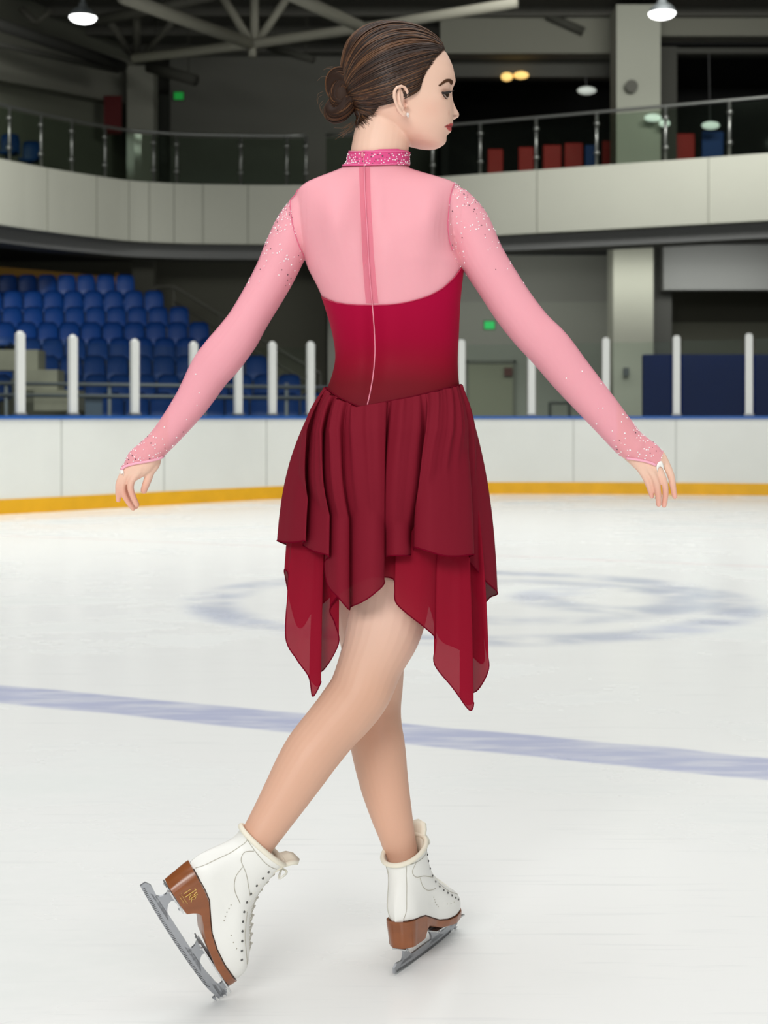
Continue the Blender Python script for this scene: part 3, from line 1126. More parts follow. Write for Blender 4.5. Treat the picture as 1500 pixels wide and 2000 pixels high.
def finger(pts, r0, r1, Y0, dY, flat=1.0):
    n = len(pts)
    c = []
    for i, (x, y) in enumerate(pts):
        t = i / (n - 1)
        r = (r0 + (r1 - r0) * t) * 1.07
        c.append((x, y, Y0 + dY * t * t, r / S(1, Y0), r * flat))
    loft_tube(body, c, sub=5, n=14, capfac=0.95)


finger([(246, 914), (239, 928), (232, 944), (230.5, 960), (231, 977)], .0064, .0042, YH - .002, .014)              # little finger
finger([(258, 912), (248.5, 925), (241, 941), (239.5, 957), (247, 975), (260, 993)], .0068, .0045, YH - .004, .022)   # ring finger
finger([(266, 912), (256, 926), (249, 941), (248, 957), (255, 975), (265, 990)], .0066, .0046, YH + .012, .030)      # middle finger
finger([(279, 908), (270, 922), (258, 938), (255, 953), (260, 970), (267.5, 986)], .0074, .0045, YH - .006, .006)    # index finger
finger([(306, 893), (303, 908), (294, 921), (289, 936), (284, 949), (281, 958)], .0085, .0058, YH + .006, .012)      # thumb

# ---- right hand
YR = YL - .016
loft_tube(body, [(1236, 872, YR, 29, .019), (1250, 884, YR, 30, .017), (1262, 894, YR, 31, .015), (1274, 907, YR, 28.5, .0125), (1280, 914, YR, 25, .011)], n=24)
finger([(1246, 908), (1257, 925), (1265, 942), (1270, 958), (1273, 970)], .0072, .0040, YR - .002, .012)             # index finger
finger([(1264, 910), (1274, 924), (1281.5, 942), (1285.5, 964), (1286.5, 985)], .0071, .0047, YR - .006, .012)         # middle finger
finger([(1279, 906), (1289.5, 922), (1297.5, 942), (1300, 964), (1297, 987)], .0066, .0046, YR - .004, .018)           # ring finger
finger([(1291, 890), (1300, 906), (1310.5, 929), (1314.5, 951), (1318, 970)], .0080, .0044, YR + .004, .010)           # little finger
finger([(1240, 888), (1256, 906), (1268, 924), (1276, 940), (1281, 952)], .0090, .0055, YR + .020, .022)              # thumb behind the palm

# ---- legs: near leg = trailing, far leg = standing
loft_tube(body, [(788, 960, YB + .01, 78, .082), (778, 1060, YB, 78, .085), (765, 1160, YB - .01, 76, .082), (750, 1228, YB - .018, 74, .076), (725, 1293, YB - .028, 63.5, .066), (704, 1348, YB - .040, 61, .060), (676, 1388, YB - .055, 59, .056), (647, 1422, YB - .068, 56, .054),
                (612, 1466, YB - .083, 55.5, .054), (588, 1503, YB - .094, 53, .050), (559, 1551, YB - .107, 47, .043), (530, 1598, YB - .118, 41, .037), (500, 1646, YB - .129, 36, .032), (482, 1682, YB - .135, 34, .031), (464, 1716, YB - .141, 31, .029)])
loft_tube(body, [(708, 960, YB + .01, 76, .080), (712, 1060, YB + .025, 74, .080), (718, 1180, YB + .06, 70, .072), (728, 1255, YB + .09, 63, .064), (733, 1335, YB + .12, 54.5, .054), (732, 1378, YB + .122, 51.5, .050), (732, 1418, YB + .115, 53, .050), (739, 1463, YB + .105, 53, .050),
                (750, 1528, YB + .095, 48, .044), (763.5, 1586, YB + .085, 41.5, .038), (776, 1634, YB + .080, 35, .033), (785, 1672, YB + .080, 32, .031), (790, 1710, YB + .085, 31, .031)])

# ---- head
PSI = math.radians(14)
HO = W(780, 170, YB)
HU = Vector((math.cos(PSI), math.sin(PSI), 0))
HV = Vector((-math.sin(PSI), math.cos(PSI), 0))       # towards the skater's left (away from the camera)
HW_ = Vector((0, 0, 1))
PXM = FPX / YB


def hloc(u, v, w):
    return HO + HU * u + HV * v + HW_ * w


HR = np.array([(53, 782, 752, .012), (55, 796, 738, .026), (59, 812, 724, .039), (66, 831, 707, .051), (78, 849, 693, .062), (92, 862, 684, .069), (110, 874, 679, .0745), (130, 882, 676, .0775), (152, 886, 677, .0785),
               (172, 882.5, 680, .078), (190, 880.5, 685, .0762), (205, 881, 691, .0735), (218, 882, 700, .0705), (230, 882, 711, .068), (240, 881, 724, .065), (250, 878, 739, .061),
               (260, 873, 754, .055), (270, 870.5, 771, .047), (279, 866, 792, .037), (285, 859, 815, .025), (288, 851, 834, .012)])
NOSE = ([163, 172, 184, 197, 208, 216, 222, 226, 229.5, 233], [0, 0, 3.5, 8, 13, 17.5, 16.5, 10.5, 3.5, 0])
NSIG = ([163, 197, 208, 216, 224], [.0075, .0078, .0095, .0115, .012])
LIP = ([231, 236, 241.5, 246, 250.5, 255, 259, 264, 269], [0, 2.2, 4.2, 0.0, 4.2, 4.4, 1.0, -1.8, 0])


def head_grid(nt=160, nh=150, grow=0.0, feats=True):
    ys = 53 + (288 - 53) * (0.5 - 0.5 * np.cos(np.linspace(0.06, math.pi - 0.06, nh)))
    Fp = np.interp(ys, HR[:, 0], HR[:, 1])
    Bp = np.interp(ys, HR[:, 0], HR[:, 2])
    Wd = np.interp(ys, HR[:, 0], HR[:, 3])
    ker = np.array([1, 2, 3, 2, 1]) / 9
    sm = lambda a: np.concatenate([a[:2], np.convolve(a, ker, 'valid'), a[-2:]])
    Fp, Bp, Wd = sm(Fp), sm(Bp), sm(Wd)
    th = np.linspace(0, 2 * math.pi, nt, endpoint=False)
    U = np.zeros((nh, nt))
    V = np.zeros((nh, nt))
    for i in range(nh):
        F = (Fp[i] - 780) / PXM / math.cos(PSI)
        B = (Bp[i] - 780) / PXM / math.cos(PSI)
        c = B + .46 * (F - B)
        nf = np.interp(ys[i], [90, 150, 240, 270], [2.0, 2.35, 2.3, 2.0])
        ct, st = np.cos(th), np.sin(th)
        e = np.where(ct > 0, 2 / nf, 1.0)
        uu = np.abs(ct) ** e
        vv = np.sign(st) * np.abs(st) ** e
        U[i] = c + np.where(ct > 0, (F - c) * uu, -(c - B) * uu)
        V[i] = Wd[i] * vv
    Wz = np.repeat(((170 - ys) / PXM)[:, None], nt, 1)
    Yp = np.repeat(ys[:, None], nt, 1)
    front = np.clip((U - 0.02) / 0.04, 0, 1)
    if feats:
        N = np.interp(Yp, *NOSE) / PXM
        sg = np.interp(Yp, *NSIG)
        d = N * np.exp(-(np.abs(V) / sg) ** 2.2)
        d += .0035 * np.exp(-((np.abs(V) - .0125) / .0055) ** 2 - ((Yp - 221) / 5.5) ** 2)
        d += np.interp(Yp, *LIP) / PXM * np.exp(-(np.abs(V) / .019) ** 3)
        d -= .0075 * np.exp(-((np.abs(V) - .030) / .0135) ** 2 - ((Yp - 181) / 12.0) ** 2)
        d += .0045 * np.exp(-((np.abs(V) - .031) / .0105) ** 2 - ((Yp - 184) / 8.0) ** 2)
        d += .0022 * np.exp(-((np.abs(V) - .026) / .016) ** 2 - ((Yp - 160) / 6.0) ** 2)
        d += .0025 * np.exp(-(V / .016) ** 2 - ((Yp - 275) / 7.0) ** 2)
        d -= .0020 * np.exp(-(np.abs(V) / .004) ** 2 - ((Yp - 235) / 4.0) ** 2)
        U = U + d * front
        # cheek bones
        V = V + np.sign(V) * .003 * np.exp(-((U - .055) / .025) ** 2 - ((Yp - 208) / 14) ** 2)
    P = np.stack([U, V, Wz], -1)
    if grow:
        c = np.array([0.0, 0, .02])
        dv = P - c
        P = P + dv / np.linalg.norm(dv, axis=-1, keepdims=True) * grow
    return P, Yp


HP, HY = head_grid()


def grid_to_world(P):
    return np.array(HO) + P[..., 0:1] * np.array(HU) + P[..., 1:2] * np.array(HV) + P[..., 2:3] * np.array(HW_)


G = grid_to_world(HP)
add_rings(body, [list(map(Vector, r)) for r in G])


# ---- ears (built on both sides of the head)
def ear(side):
    def e(px, py, out):
        v = -(.0735 + out)
        u = 0.0
        for _ in range(4):
            Y = HO.y + HU.y * u + HV.y * v
            u = ((px - 750) / FPX * Y - HO.x - HV.x * v) / HU.x
        w = CAM_H - (py - HORIZON) / FPX * Y - HO.z
        return hloc(u, -side * v, w)
    body.tube([e(791, 196, -.002), (e(795, 190, .002)), e(796, 180, .006), e(792, 171.5, .010), e(784, 168, .013), e(775.5, 170.5, .015), e(770.5, 178, .016), e(770, 189, .016), e(773, 201, .014), e(778, 212, .010), e(784, 221, .007), e(789, 226, .005)],
              [.0028, .0028, .0029, .0029, .0030, .0031, .0032, .0032, .0031, .003, .0032, .0035], 10)
    body.ellipsoid(e(789.5, 223, .004), [tuple(HU * .0048), tuple(HV * .0035), (0, 0, .0062)], 12, 8)
    body.tube([e(780, 176, .008), e(779, 184, .011), e(780.5, 196, .0115), e(784, 207, .009), e(789, 212, .006)], .0024, 8)
    body.ellipsoid(e(794.5, 206, .004), [tuple(HU * .0026), tuple(HV * .004), (0, 0, .0045)], 10, 6)
    c = e(782, 196, .0035)
    tilt = (HU * .0105 + HV * (-side * .004))
    body.ellipsoid(c, [tuple(tilt), tuple(HV * .0045), (.0015, 0, .024)], 18, 10)
    # conch hollow is left open in front of the antihelix; back of the ear joins the skull
    body.ellipsoid(e(781, 196, -.004), [tuple(HU * .007), tuple(HV * .010), (0, 0, .018)], 14, 8)


ear(-1)
ear(1)

# ---- one continuous skin
me0 = bpy.data.meshes.new('person_src')
me0.from_pydata(body.v, [], body.f)
bm = bmesh.new()
bm.from_mesh(me0)
bmesh.ops.recalc_face_normals(bm, faces=bm.faces)
bm.to_mesh(me0)
bm.free()
tmp = bpy.data.objects.new('person_src', me0)
COL.objects.link(tmp)
r_ = tmp.modifiers.new('r', 'REMESH')
r_.mode = 'VOXEL'
r_.voxel_size = 0.0019
s_ = tmp.modifiers.new('s', 'SMOOTH')
s_.factor = 0.5
s_.iterations = 3
dg = bpy.context.evaluated_depsgraph_get()
me = bpy.data.meshes.new_from_object(tmp.evaluated_get(dg))
bpy.data.objects.remove(tmp)
me.name = 'person'
NV = len(me.vertices)
co = np.zeros(NV * 3)
me.vertices.foreach_get('co', co)
co = co.reshape(-1, 3)
no = np.zeros(NV * 3)
me.vertex_normals.foreach_get('vector', no)
no = no.reshape(-1, 3)


def to_px(c):
    return c[:, 0] / c[:, 1] * FPX + 750, HORIZON - (c[:, 2] - CAM_H) / c[:, 1] * FPX


me.calc_loop_triangles()
tri = np.zeros(len(me.loop_triangles) * 3, dtype=np.int64)
me.loop_triangles.foreach_get('vertices', tri)
tri = tri.reshape(-1, 3)
print('body verts', NV, 'tris', len(tri))

# extra smoothing of trunk, arms and legs so that joints flow (hands, feet and head keep their detail)
E = np.concatenate([tri[:, [0, 1]], tri[:, [1, 2]], tri[:, [2, 0]]])
deg = np.bincount(E.ravel(), minlength=NV).astype(float)
px, py = to_px(co)
soft = np.maximum(np.clip((py - 300) / 20, 0, 1), np.clip((py - 222) / 20, 0, 1) * np.clip((775 - px) / 15, 0, 1))
soft = np.maximum(soft, np.clip((py - 236) / 12, 0, 1) * np.clip((815 - px) / 20, 0, 1))
soft *= np.clip(np.maximum((px - 318) / 25, 0), 0, 1) * np.clip((1212 - px) / 25, 0, 1)
for it in range(40):
    acc = np.stack([np.bincount(E[:, 0], co[E[:, 1], k], NV) + np.bincount(E[:, 1], co[E[:, 0], k], NV) for k in range(3)], 1)
    co = co + (acc / deg[:, None] - co) * (0.5 * soft)[:, None] * (1.0 if it % 2 == 0 else -0.95)


def spine_px(y):
    return np.interp(y, [290, 330, 400, 500, 600, 690, 760, 800], [712, 712, 716, 722, 729, 733, 726, 719])


px, py = to_px(co)
backf = np.clip(-no[:, 1] * 1.5 - 0.3, 0, 1) * ((px > 600) & (px < 900))
fade = np.clip((py - 330) / 40, 0, 1) * np.clip((800 - py) / 60, 0, 1)
co[:, 1] += backf * fade * .009 * np.exp(-((px - spine_px(py)) / 17) ** 2)
for (sx, sy, ax, ay, am) in ((655, 432, 32, 52, -.019), (838, 430, 34, 54, -.020), (700, 400, 14, 50, .003), (760, 420, 20, 60, .005), (640, 520, 26, 30, .004), (850, 520, 26, 30, .004), (700, 470, 16, 60, -.0025), (762, 465, 16, 60, -.0025), (700, 660, 22, 60, -.003), (772, 660, 22, 60, -.003)):
    co[:, 1] += backf * am * np.exp(-((px - sx) / ax) ** 2 - ((py - sy) / ay) ** 2)
me.vertices.foreach_set('co', co.ravel())
me.update()
me.vertex_normals.foreach_get('vector', nn := np.zeros(NV * 3))
no = nn.reshape(-1, 3)
px, py = to_px(co)

# ---- skin colour per vertex (complexion, lips, tan tights, nails, painted shade in the ear)
rel = co - np.array(HO)
hu, hv, hw = rel @ np.array(HU), rel @ np.array(HV), rel[:, 2]
hy = 170 - hw * PXM
hx = hu * math.cos(PSI) * PXM + 780          # column in a pure profile
skin = np.tile(np.array(C(240, 200, 178)[:3]), (NV, 1))
legs = np.clip((py - 1000) / 60, 0, 1)[:, None]
low = np.clip((py - 1180) / 170, 0, 1)[:, None]
tight = np.array(C(232, 194, 176)[:3]) * (1 - low) + np.array(C(219, 173, 148)[:3]) * low
skin = skin * (1 - legs) + tight * legs
back = ((py > 300) & (py < 900) & (px > 330) & (px < 1205))[:, None] * 1.0
skin = skin * (1 - back) + np.array(C(248, 212, 204)[:3]) * back
ishead = (py < 300) & (hu > -.02) & (px > 690)


def blend(mask, c):
    global skin
    m_ = np.clip(mask, 0, 1)[:, None]
    skin = skin * (1 - m_) + np.array(c[:3]) * m_


g2 = lambda a, s: np.exp(-(a / s) ** 2)
near = np.array(HO) + hu[:, None] * np.array(HU) - np.abs(hv)[:, None] * np.array(HV) + hw[:, None] * np.array(HW_)
npx, npy = to_px(near)


def inpoly(x, y, P):
    r = np.zeros(len(x), bool)
    for (x0, y0), (x1, y1) in zip(P, P[1:] + P[:1]):
        k = ((y0 > y) != (y1 > y)) & (x < (x1 - x0) * (y - y0) / (y1 - y0 + 1e-9) + x0)
        r ^= k
    return r


blend(ishead * 0.20 * g2(npx - 842, 24) * g2(npy - 214, 20), C(238, 160, 140))                                # blush
blend(ishead * (hu > .03) * 0.55 * g2(npx - 868, 8) * g2(npy - 177, 6), C(160, 104, 80))                     # eye shadow
blend(ishead * (hu > .03) * 0.45 * g2(npx - 868, 5) * g2(npy - 190, 4), C(160, 104, 84))
blend(ishead * (hu > .045) * .95 * inpoly(npx, npy, [(868.0, 246.3), (871, 245), (875, 243.2), (880, 240.8), (892, 240), (892, 252.0), (884, 253), (880, 256), (876.5, 255.5), (872.5, 250.5)]), C(186, 40, 46))
blend(ishead * (hu > .045) * .85 * inpoly(npx, npy, [(867.5, 245.6), (872, 245.6), (892, 245.2), (892, 247.2), (872, 247.8), (868, 247.2)]), C(96, 20, 28))
blend(ishead * (hu > .05) * .8 * np.exp(-((npx - 888.5) / 4.2) ** 2 - ((npy - 226.5) / 1.8) ** 2), C(120, 50, 42))     # nostrils
blend(ishead * (hu > .04) * .30 * np.exp(-((npx - 877) / 2.0) ** 2 - ((npy - 221) / 6) ** 2), C(200, 130, 110))
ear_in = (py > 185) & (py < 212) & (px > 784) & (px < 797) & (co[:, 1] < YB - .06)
blend(ear_in * 0.6 * g2(px - 791, 4) * g2(py - 199, 9), C(160, 80, 60))  # shade of the ear hollow painted into the skin colour
fing = np.clip((py - 925) / 40, 0, 1) * ((px < 330) | (px > 1230)) * (py < 1010)
blend(fing * 0.45, C(224, 140, 120))
for (tx, ty) in ((231, 977), (1273, 969), (1286.5, 984), (1297.5, 986), (1318, 969)):
    blend(0.35 * ((px - tx) ** 2 / 14 + (py - ty) ** 2 / 40 < 1) * (no[:, 1] < 0), C(244, 180, 170))
att = me.color_attributes.new('complexion', 'FLOAT_COLOR', 'POINT')
att.data.foreach_set('color', np.concatenate([skin, np.ones((NV, 1))], 1).astype(np.float32).ravel())
M_skin = mat('skin', C(240, 205, 185), 0.48, spec=0.35, sub=0.06)
vc = nd(M_skin, 'ShaderNodeVertexColor', layer_name='complexion')
lk(M_skin, vc.outputs[0], M_skin.node_tree.nodes['Principled BSDF'].inputs['Base Color'])
person = link_mesh('person', me, M_skin)
tag(person, 'person in a pink and burgundy skating dress, arms spread, gliding on white skates', 'person')

body_bvh = BVHTree.FromPolygons([tuple(v) for v in co], tri.tolist())
EYE = Vector((0, 0, CAM_H))


def hit(px_, py_, off=0.0):
    """point of the skin under a picture position, lifted by off along the surface normal"""
    d = (W(px_, py_, 1.0) - EYE).normalized()
    p, n_, i_, _ = body_bvh.ray_cast(EYE, d)
    if p is None:                     # just beside the outline: take the nearest skin
        p, n_, i_, _ = body_bvh.find_nearest(W(px_, py_, YB - .01))
        return p + n_ * off
    if n_.dot(d) > 0:
        n_ = -n_
    return p + n_ * off


# ------------------------------------------------------------------ cutting garments out of the skin
def cut(V, T, f, N=None):
    """keep the part of a triangle mesh where f >= 0, cutting triangles on the border"""
    V = np.asarray(V, float)
    T = np.asarray(T)
    pos = f >= 0
    s = pos[T].sum(1)
    keep = T[s == 3]
    part = T[(s == 1) | (s == 2)]
    nv = []
    nn_ = []
    new = {}
    out = []
    base = len(V)

    def mid(a, b):
        k = (a, b) if a < b else (b, a)
        if k in new:
            return new[k]
        t = f[k[0]] / (f[k[0]] - f[k[1]])
        nv.append(V[k[0]] * (1 - t) + V[k[1]] * t)
        if N is not None:
            nn_.append(N[k[0]] * (1 - t) + N[k[1]] * t)
        new[k] = base + len(nv) - 1
        return new[k]

    for a, b, c in part:
        while not (pos[a] and not pos[c]) or (pos[b] and not pos[a]):
            a, b, c = b, c, a
        # now a inside, c outside
        if pos[b]:
            p, q = mid(b, c), mid(a, c)
            out += [(a, b, p), (a, p, q)]
        else:
            p, q = mid(a, b), mid(a, c)
            out += [(a, p, q)]
    V2 = np.concatenate([V, np.array(nv).reshape(-1, 3)]) if nv else V
    N2 = None
    if N is not None:
        N2 = np.concatenate([N, np.array(nn_).reshape(-1, 3)]) if nn_ else N
    T2 = np.concatenate([keep, np.array(out, dtype=np.int64).reshape(-1, 3)]) if out else keep
    rim = np.zeros(len(V2), bool)
    rim[base:] = True
    used = np.unique(T2)
    mp = -np.ones(len(V2), dtype=np.int64)
    mp[used] = np.arange(len(used))
    return V2[used], mp[T2], (N2[used] if N2 is not None else None), rim[used], used


def poly_x(y, pts):
    p = np.array(pts, float)
    return np.interp(y, p[:, 1], p[:, 0])


SEAM_L = [(575, 352), (570, 372), (568, 400), (572, 440), (583, 480), (596, 506), (602, 522), (598, 540), (585, 580), (566, 620), (550, 680), (530, 760), (500, 1000)]
SEAM_R = [(893, 340), (884, 365), (876, 400), (873, 440), (876, 470), (882, 492), (893, 515), (908, 533), (922, 560), (940, 610), (960, 670), (990, 750), (1010, 800), (1030, 1000)]
NECK_Y = 325


def garment(V, T, fields, off, N):
    for fn in fields:
        q = to_px(V)
        f = fn(V, *q)
        V, T, N, _, _ = cut(V, T, f, N)
    N = N / np.linalg.norm(N, axis=1)[:, None]
    return V + N * off, T, N


def topline(x):
    return np.interp(x, [560, 612, 632, 645, 660, 680, 700, 730, 760, 780, 800, 820, 836, 850, 863, 875, 885, 893, 900, 906, 930], [560, 568, 579, 585, 590, 593, 594.5, 595.3, 594, 592, 588, 582.5, 577, 570, 562, 551, 541, 530, 519, 512, 505])


def edge_row(V, x):
    return topline(x) - 78 * np.clip((V[:, 1] - YB - .015) / .05, 0, 1)


top_half = py < 1060
idx = np.where(top_half)[0]
mpv = -np.ones(NV, dtype=np.int64)
mpv[idx] = np.arange(len(idx))
tt = tri[top_half[tri].all(1)]
BV, BT, BN = co[idx], mpv[tt], no[idx]
# bodice: below the curved top line, above the hips
bod = garment(BV, BT, [lambda V, x, y: x - poly_x(y, SEAM_L), lambda V, x, y: poly_x(y, SEAM_R) - x, lambda V, x, y: y - edge_row(V, x), lambda V, x, y: 985 - y], .0024, BN)
yok = garment(BV, BT, [lambda V, x, y: x - poly_x(y, SEAM_L), lambda V, x, y: poly_x(y, SEAM_R) - x, lambda V, x, y: edge_row(V, x) + 3 - y, lambda V, x, y: y - (NECK_Y - 4)], .0014, BN)
col_ = garment(BV, BT, [lambda V, x, y: x - 650, lambda V, x, y: 806 - x, lambda V, x, y: y - np.interp(x, [670, 700, 712, 740, 775, 800], [293, 297, 299, 292, 291, 297]), lambda V, x, y: np.interp(x, [660, 735, 800], [328, 326, 324]) - y], .0036, BN)
CUFF_L = [(225, 922), (238, 918), (246, 912.5), (262, 907), (285, 902), (305, 897), (320, 891), (335, 884)]
CUFF_R = [(1195, 880), (1222, 894), (1240, 897), (1262, 902), (1281, 909.5), (1288, 905), (1291, 893), (1296, 880), (1305, 870)]
slL = garment(BV, BT, [lambda V, x, y: y - 332, lambda V, x, y: poly_x(y, SEAM_L) - x, lambda V, x, y: np.interp(x, [p[0] for p in CUFF_L], [p[1] for p in CUFF_L]) - y], .0020, BN)
slR = garment(BV, BT, [lambda V, x, y: y - 332, lambda V, x, y: x - poly_x(y, SEAM_R), lambda V, x, y: np.interp(x, [p[0] for p in CUFF_R], [p[1] for p in CUFF_R]) - y], .0020, BN)


def cloth(name, g, m_, parent=person):
    V, T, N = g
    o_ = mesh_obj(name, V, T, m_, parent)
    return o_


def sheer(name, c, alpha, rough=0.55, trans=0.25):
    m = bpy.data.materials.new(name)
    m.use_nodes = True
    nt = m.node_tree
    b = nt.nodes['Principled BSDF']
    b.inputs['Base Color'].default_value = c
    b.inputs['Roughness'].default_value = rough
    b.inputs['Specular IOR Level'].default_value = 0.15
    tl = nd(m, 'ShaderNodeBsdfTranslucent')
    tl.inputs[0].default_value = c
    mx = nd(m, 'ShaderNodeMixShader')
    mx.inputs[0].default_value = trans
    lk(m, b.outputs[0], mx.inputs[1])
    lk(m, tl.outputs[0], mx.inputs[2])
    tp = nd(m, 'ShaderNodeBsdfTransparent')
    m2 = nd(m, 'ShaderNodeMixShader')
    m2.inputs[0].default_value = alpha
    lk(m, tp.outputs[0], m2.inputs[1])
    lk(m, mx.outputs[0], m2.inputs[2])
    lk(m, m2.outputs[0], nt.nodes['Material Output'].inputs['Surface'])
    return m, b, tl


M_mesh, _, _ = sheer('pink_mesh', C(252, 172, 194), 0.50, trans=0.10)
M_sleeve, _, _ = sheer('pink_sleeve', C(252, 174, 195), 0.55, trans=0.10)
M_bodice = mat('bodice_velvet', C(160, 14, 56), 0.6, spec=0.06)
b = M_bodice.node_tree.nodes['Principled BSDF']
gg = nd(M_bodice, 'ShaderNodeNewGeometry')
sp = nd(M_bodice, 'ShaderNodeSeparateXYZ')
lk(M_bodice, gg.outputs['Position'], sp.inputs[0])
rp = nd(M_bodice, 'ShaderNodeValToRGB')                 # ombre dye of the costume, crimson to burgundy
mr = nd(M_bodice, 'ShaderNodeMapRange')
mr.inputs['From Min'].default_value = W(0, 800, YB).z
mr.inputs['From Max'].default_value = W(0, 580, YB).z
lk(M_bodice, sp.outputs[2], mr.inputs[0])
lk(M_bodice, mr.outputs[0], rp.inputs[0])
cr = rp.color_ramp
cr.elements[0].position = 0.0
cr.elements[0].color = C(108, 26, 36)
cr.elements[1].position = 1.0
cr.elements[1].color = C(170, 9, 58)
for p_, c_ in ((0.22, C(114, 24, 34)), (0.42, C(142, 18, 42)), (0.62, C(158, 9, 50))):
    e_ = cr.elements.new(p_)
    e_.color = c_
lk(M_bodice, rp.outputs[0], b.inputs['Base Color'])
M_collar = mat('collar_pink', C(226, 84, 142), 0.6, spec=0.2)
bodice = cloth('bodice', bod, M_bodice)
yoke = cloth('mesh_yoke', yok, M_mesh)
sleeveL = cloth('sleeve', slL, M_sleeve)
sleeveR = cloth('sleeve', slR, M_sleeve)
collar = cloth('collar', col_, M_collar)
bodice['label'] = 'crimson bodice shading to burgundy at the waist'
yoke['label'] = 'sheer pink mesh back yoke'
sleeveL['label'] = 'long pink sleeve on the left arm with crystals at shoulder and wrist'
sleeveR['label'] = 'long pink sleeve on the right arm with crystals at shoulder and wrist'
collar['label'] = 'deep pink stand collar studded with crystals'
# ------------------------------------------------------------------ seams, zip, cuffs, crystals
def on_body(pts, off):
    out = []
    for (x, y) in pts:
        p = hit(x, y, off)
        if p is not None:
            out.append(p)
    return out


def dense(pts, k=6):
    return [tuple(p) for p in catmull(pts, k)]


M_zip = mat('zip_pink', C(232, 140, 160), 0.5)
M_seam = mat('seam_pink', C(222, 110, 140), 0.7)
zb = MB()
zb.tube(on_body(dense([(712, 300), (712, 330), (714, 400), (719, 500), (724, 560), (728, 600), (732, 650), (733, 690), (730, 730), (724, 765), (718, 792)], 8), .0030), .0012, 6)
zb.ellipsoid(hit(711, 303, .0058), [(.0028, 0, 0), (0, .002, 0), (0, 0, .005)], 10, 6)
zp = zb.build('zipper', M_zip, person, True)
# doubled fabric either side of the zip
plm, _, _ = sheer('placket_mesh', C(240, 120, 150), 0.42, trans=0.1)
vs, fs = [], []
rows = list(range(328, 594, 6))
for y in rows:
    sx = np.interp(y, [300, 330, 400, 500, 560, 600], [712, 712, 714, 719, 724, 728])
    wl = np.interp(y, [328, 594], [11, 13])
    for x in (sx - wl, sx - wl / 2, sx - 1, sx + wl / 2, sx + wl):
        vs.append(hit(x, y, .0021))
n = 5
for i in range(len(rows) - 1):
    for k in range(n - 1):
        fs.append((i * n + k, i * n + k + 1, (i + 1) * n + k + 1, (i + 1) * n + k))
mesh_obj('zip_placket', vs, fs, plm, person)
for pts in ([(578, 368), (570, 380), (568, 400), (572, 440), (583, 480), (595, 505)], [(889, 354), (882, 370), (876, 400), (873, 440), (876, 470), (882, 490)]):
    q = on_body(dense(pts, 6), .0022)
    MB().tube(q, .0009, 6).build('armhole_seam', M_seam, person, True)
q = on_body([(x, topline(x) + 1.0) for x in np.linspace(634, 899, 60)], .0028)
sm2 = MB().tube(q, .0010, 6)
sm2.build('bodice_edge', mat('edge_crimson', C(190, 40, 80), 0.5), person, True)
# collar edges and opening
ce_ = MB()
for yy in (296, 324):
    q = on_body([(x, yy + (1 if x < 712 else 0)) for x in np.linspace(672 if yy > 300 else 686, 796 if yy > 300 else 794, 30)], .0038)
    ce_.tube(q, .0013, 6)
ce_.build('collar_piping', mat('piping_pink', C(236, 110, 160), 0.5), person, True)
# folded cuffs and finger loops
M_cuff = mat('cuff_pink', C(246, 176, 196), 0.6)
cu = MB()
cu.tube(on_body(dense([(240, 916), (246, 911.5), (262, 906), (285, 901), (305, 896), (316, 891)], 4), .0026), .0022, 8)
cu.build('sleeve_cuff', M_cuff, person, True)
cu = MB()
cu.tube(on_body(dense([(1224, 893), (1240, 896), (1262, 901), (1280, 908)], 4), .0026), .0022, 8)
cu.build('sleeve_cuff', M_cuff, person, True)
M_loop = mat('loop_white', C(248, 246, 240), 0.6)


def strip(name, left, right, off, m_):
    vs, fs = [], []
    for a, b in zip(left, right):
        for t in (0, .5, 1):
            p = hit(a[0] * (1 - t) + b[0] * t, a[1] * (1 - t) + b[1] * t, off)
            vs.append(p)
    for i in range(len(left) - 1):
        for k in range(2):
            fs.append((i * 3 + k, i * 3 + k + 1, i * 3 + k + 4, i * 3 + k + 3))
    o_ = mesh_obj(name, vs, fs, m_, person)
    sd = o_.modifiers.new('thick', 'SOLIDIFY')
    sd.thickness = .0012
    sd.offset = 1
    return o_


def loop_patch(name, outer, inner, off, m_):
    """crescent finger loop"""
    return strip(name, dense(outer, 4), dense(inner, 4), off, m_)


loop_patch('finger_loop', [(1283, 921), (1281.5, 910), (1285, 903), (1290.5, 901), (1294, 908), (1297.5, 923)], [(1283.4, 921), (1284, 916), (1287, 911.5), (1290, 911.5), (1293, 915), (1297, 923)], .0014, M_loop)
loop_patch('finger_loop', [(236.5, 925), (237.5, 919), (241, 918), (242.5, 922), (242.3, 930)], [(238, 926), (239.5, 925), (240.5, 924.5), (241.6, 926), (242.1, 930)], .0014, M_loop)

# ---- crystals
M_gem = mat('crystal', C(250, 246, 248), 0.12, metal=0.0, spec=0.9)
M_gem_b = mat('crystal_dark', C(120, 84, 96), 0.15, spec=0.9)


def gem(mb, p, n_, r):
    t = n_.orthogonal().normalized()
    s = n_.cross(t)
    vs = []
    k = 6
    for rr, h in ((r, 0.0), (r * .62, r * .55)):
        for i in range(k):
            a = 2 * math.pi * i / k
            vs.append(p + (t * math.cos(a) + s * math.sin(a)) * rr + n_ * h)
    fs = [(i, (i + 1) % k, k + (i + 1) % k, k + i) for i in range(k)] + [tuple(range(k, 2 * k))]
    mb.add(vs, fs)


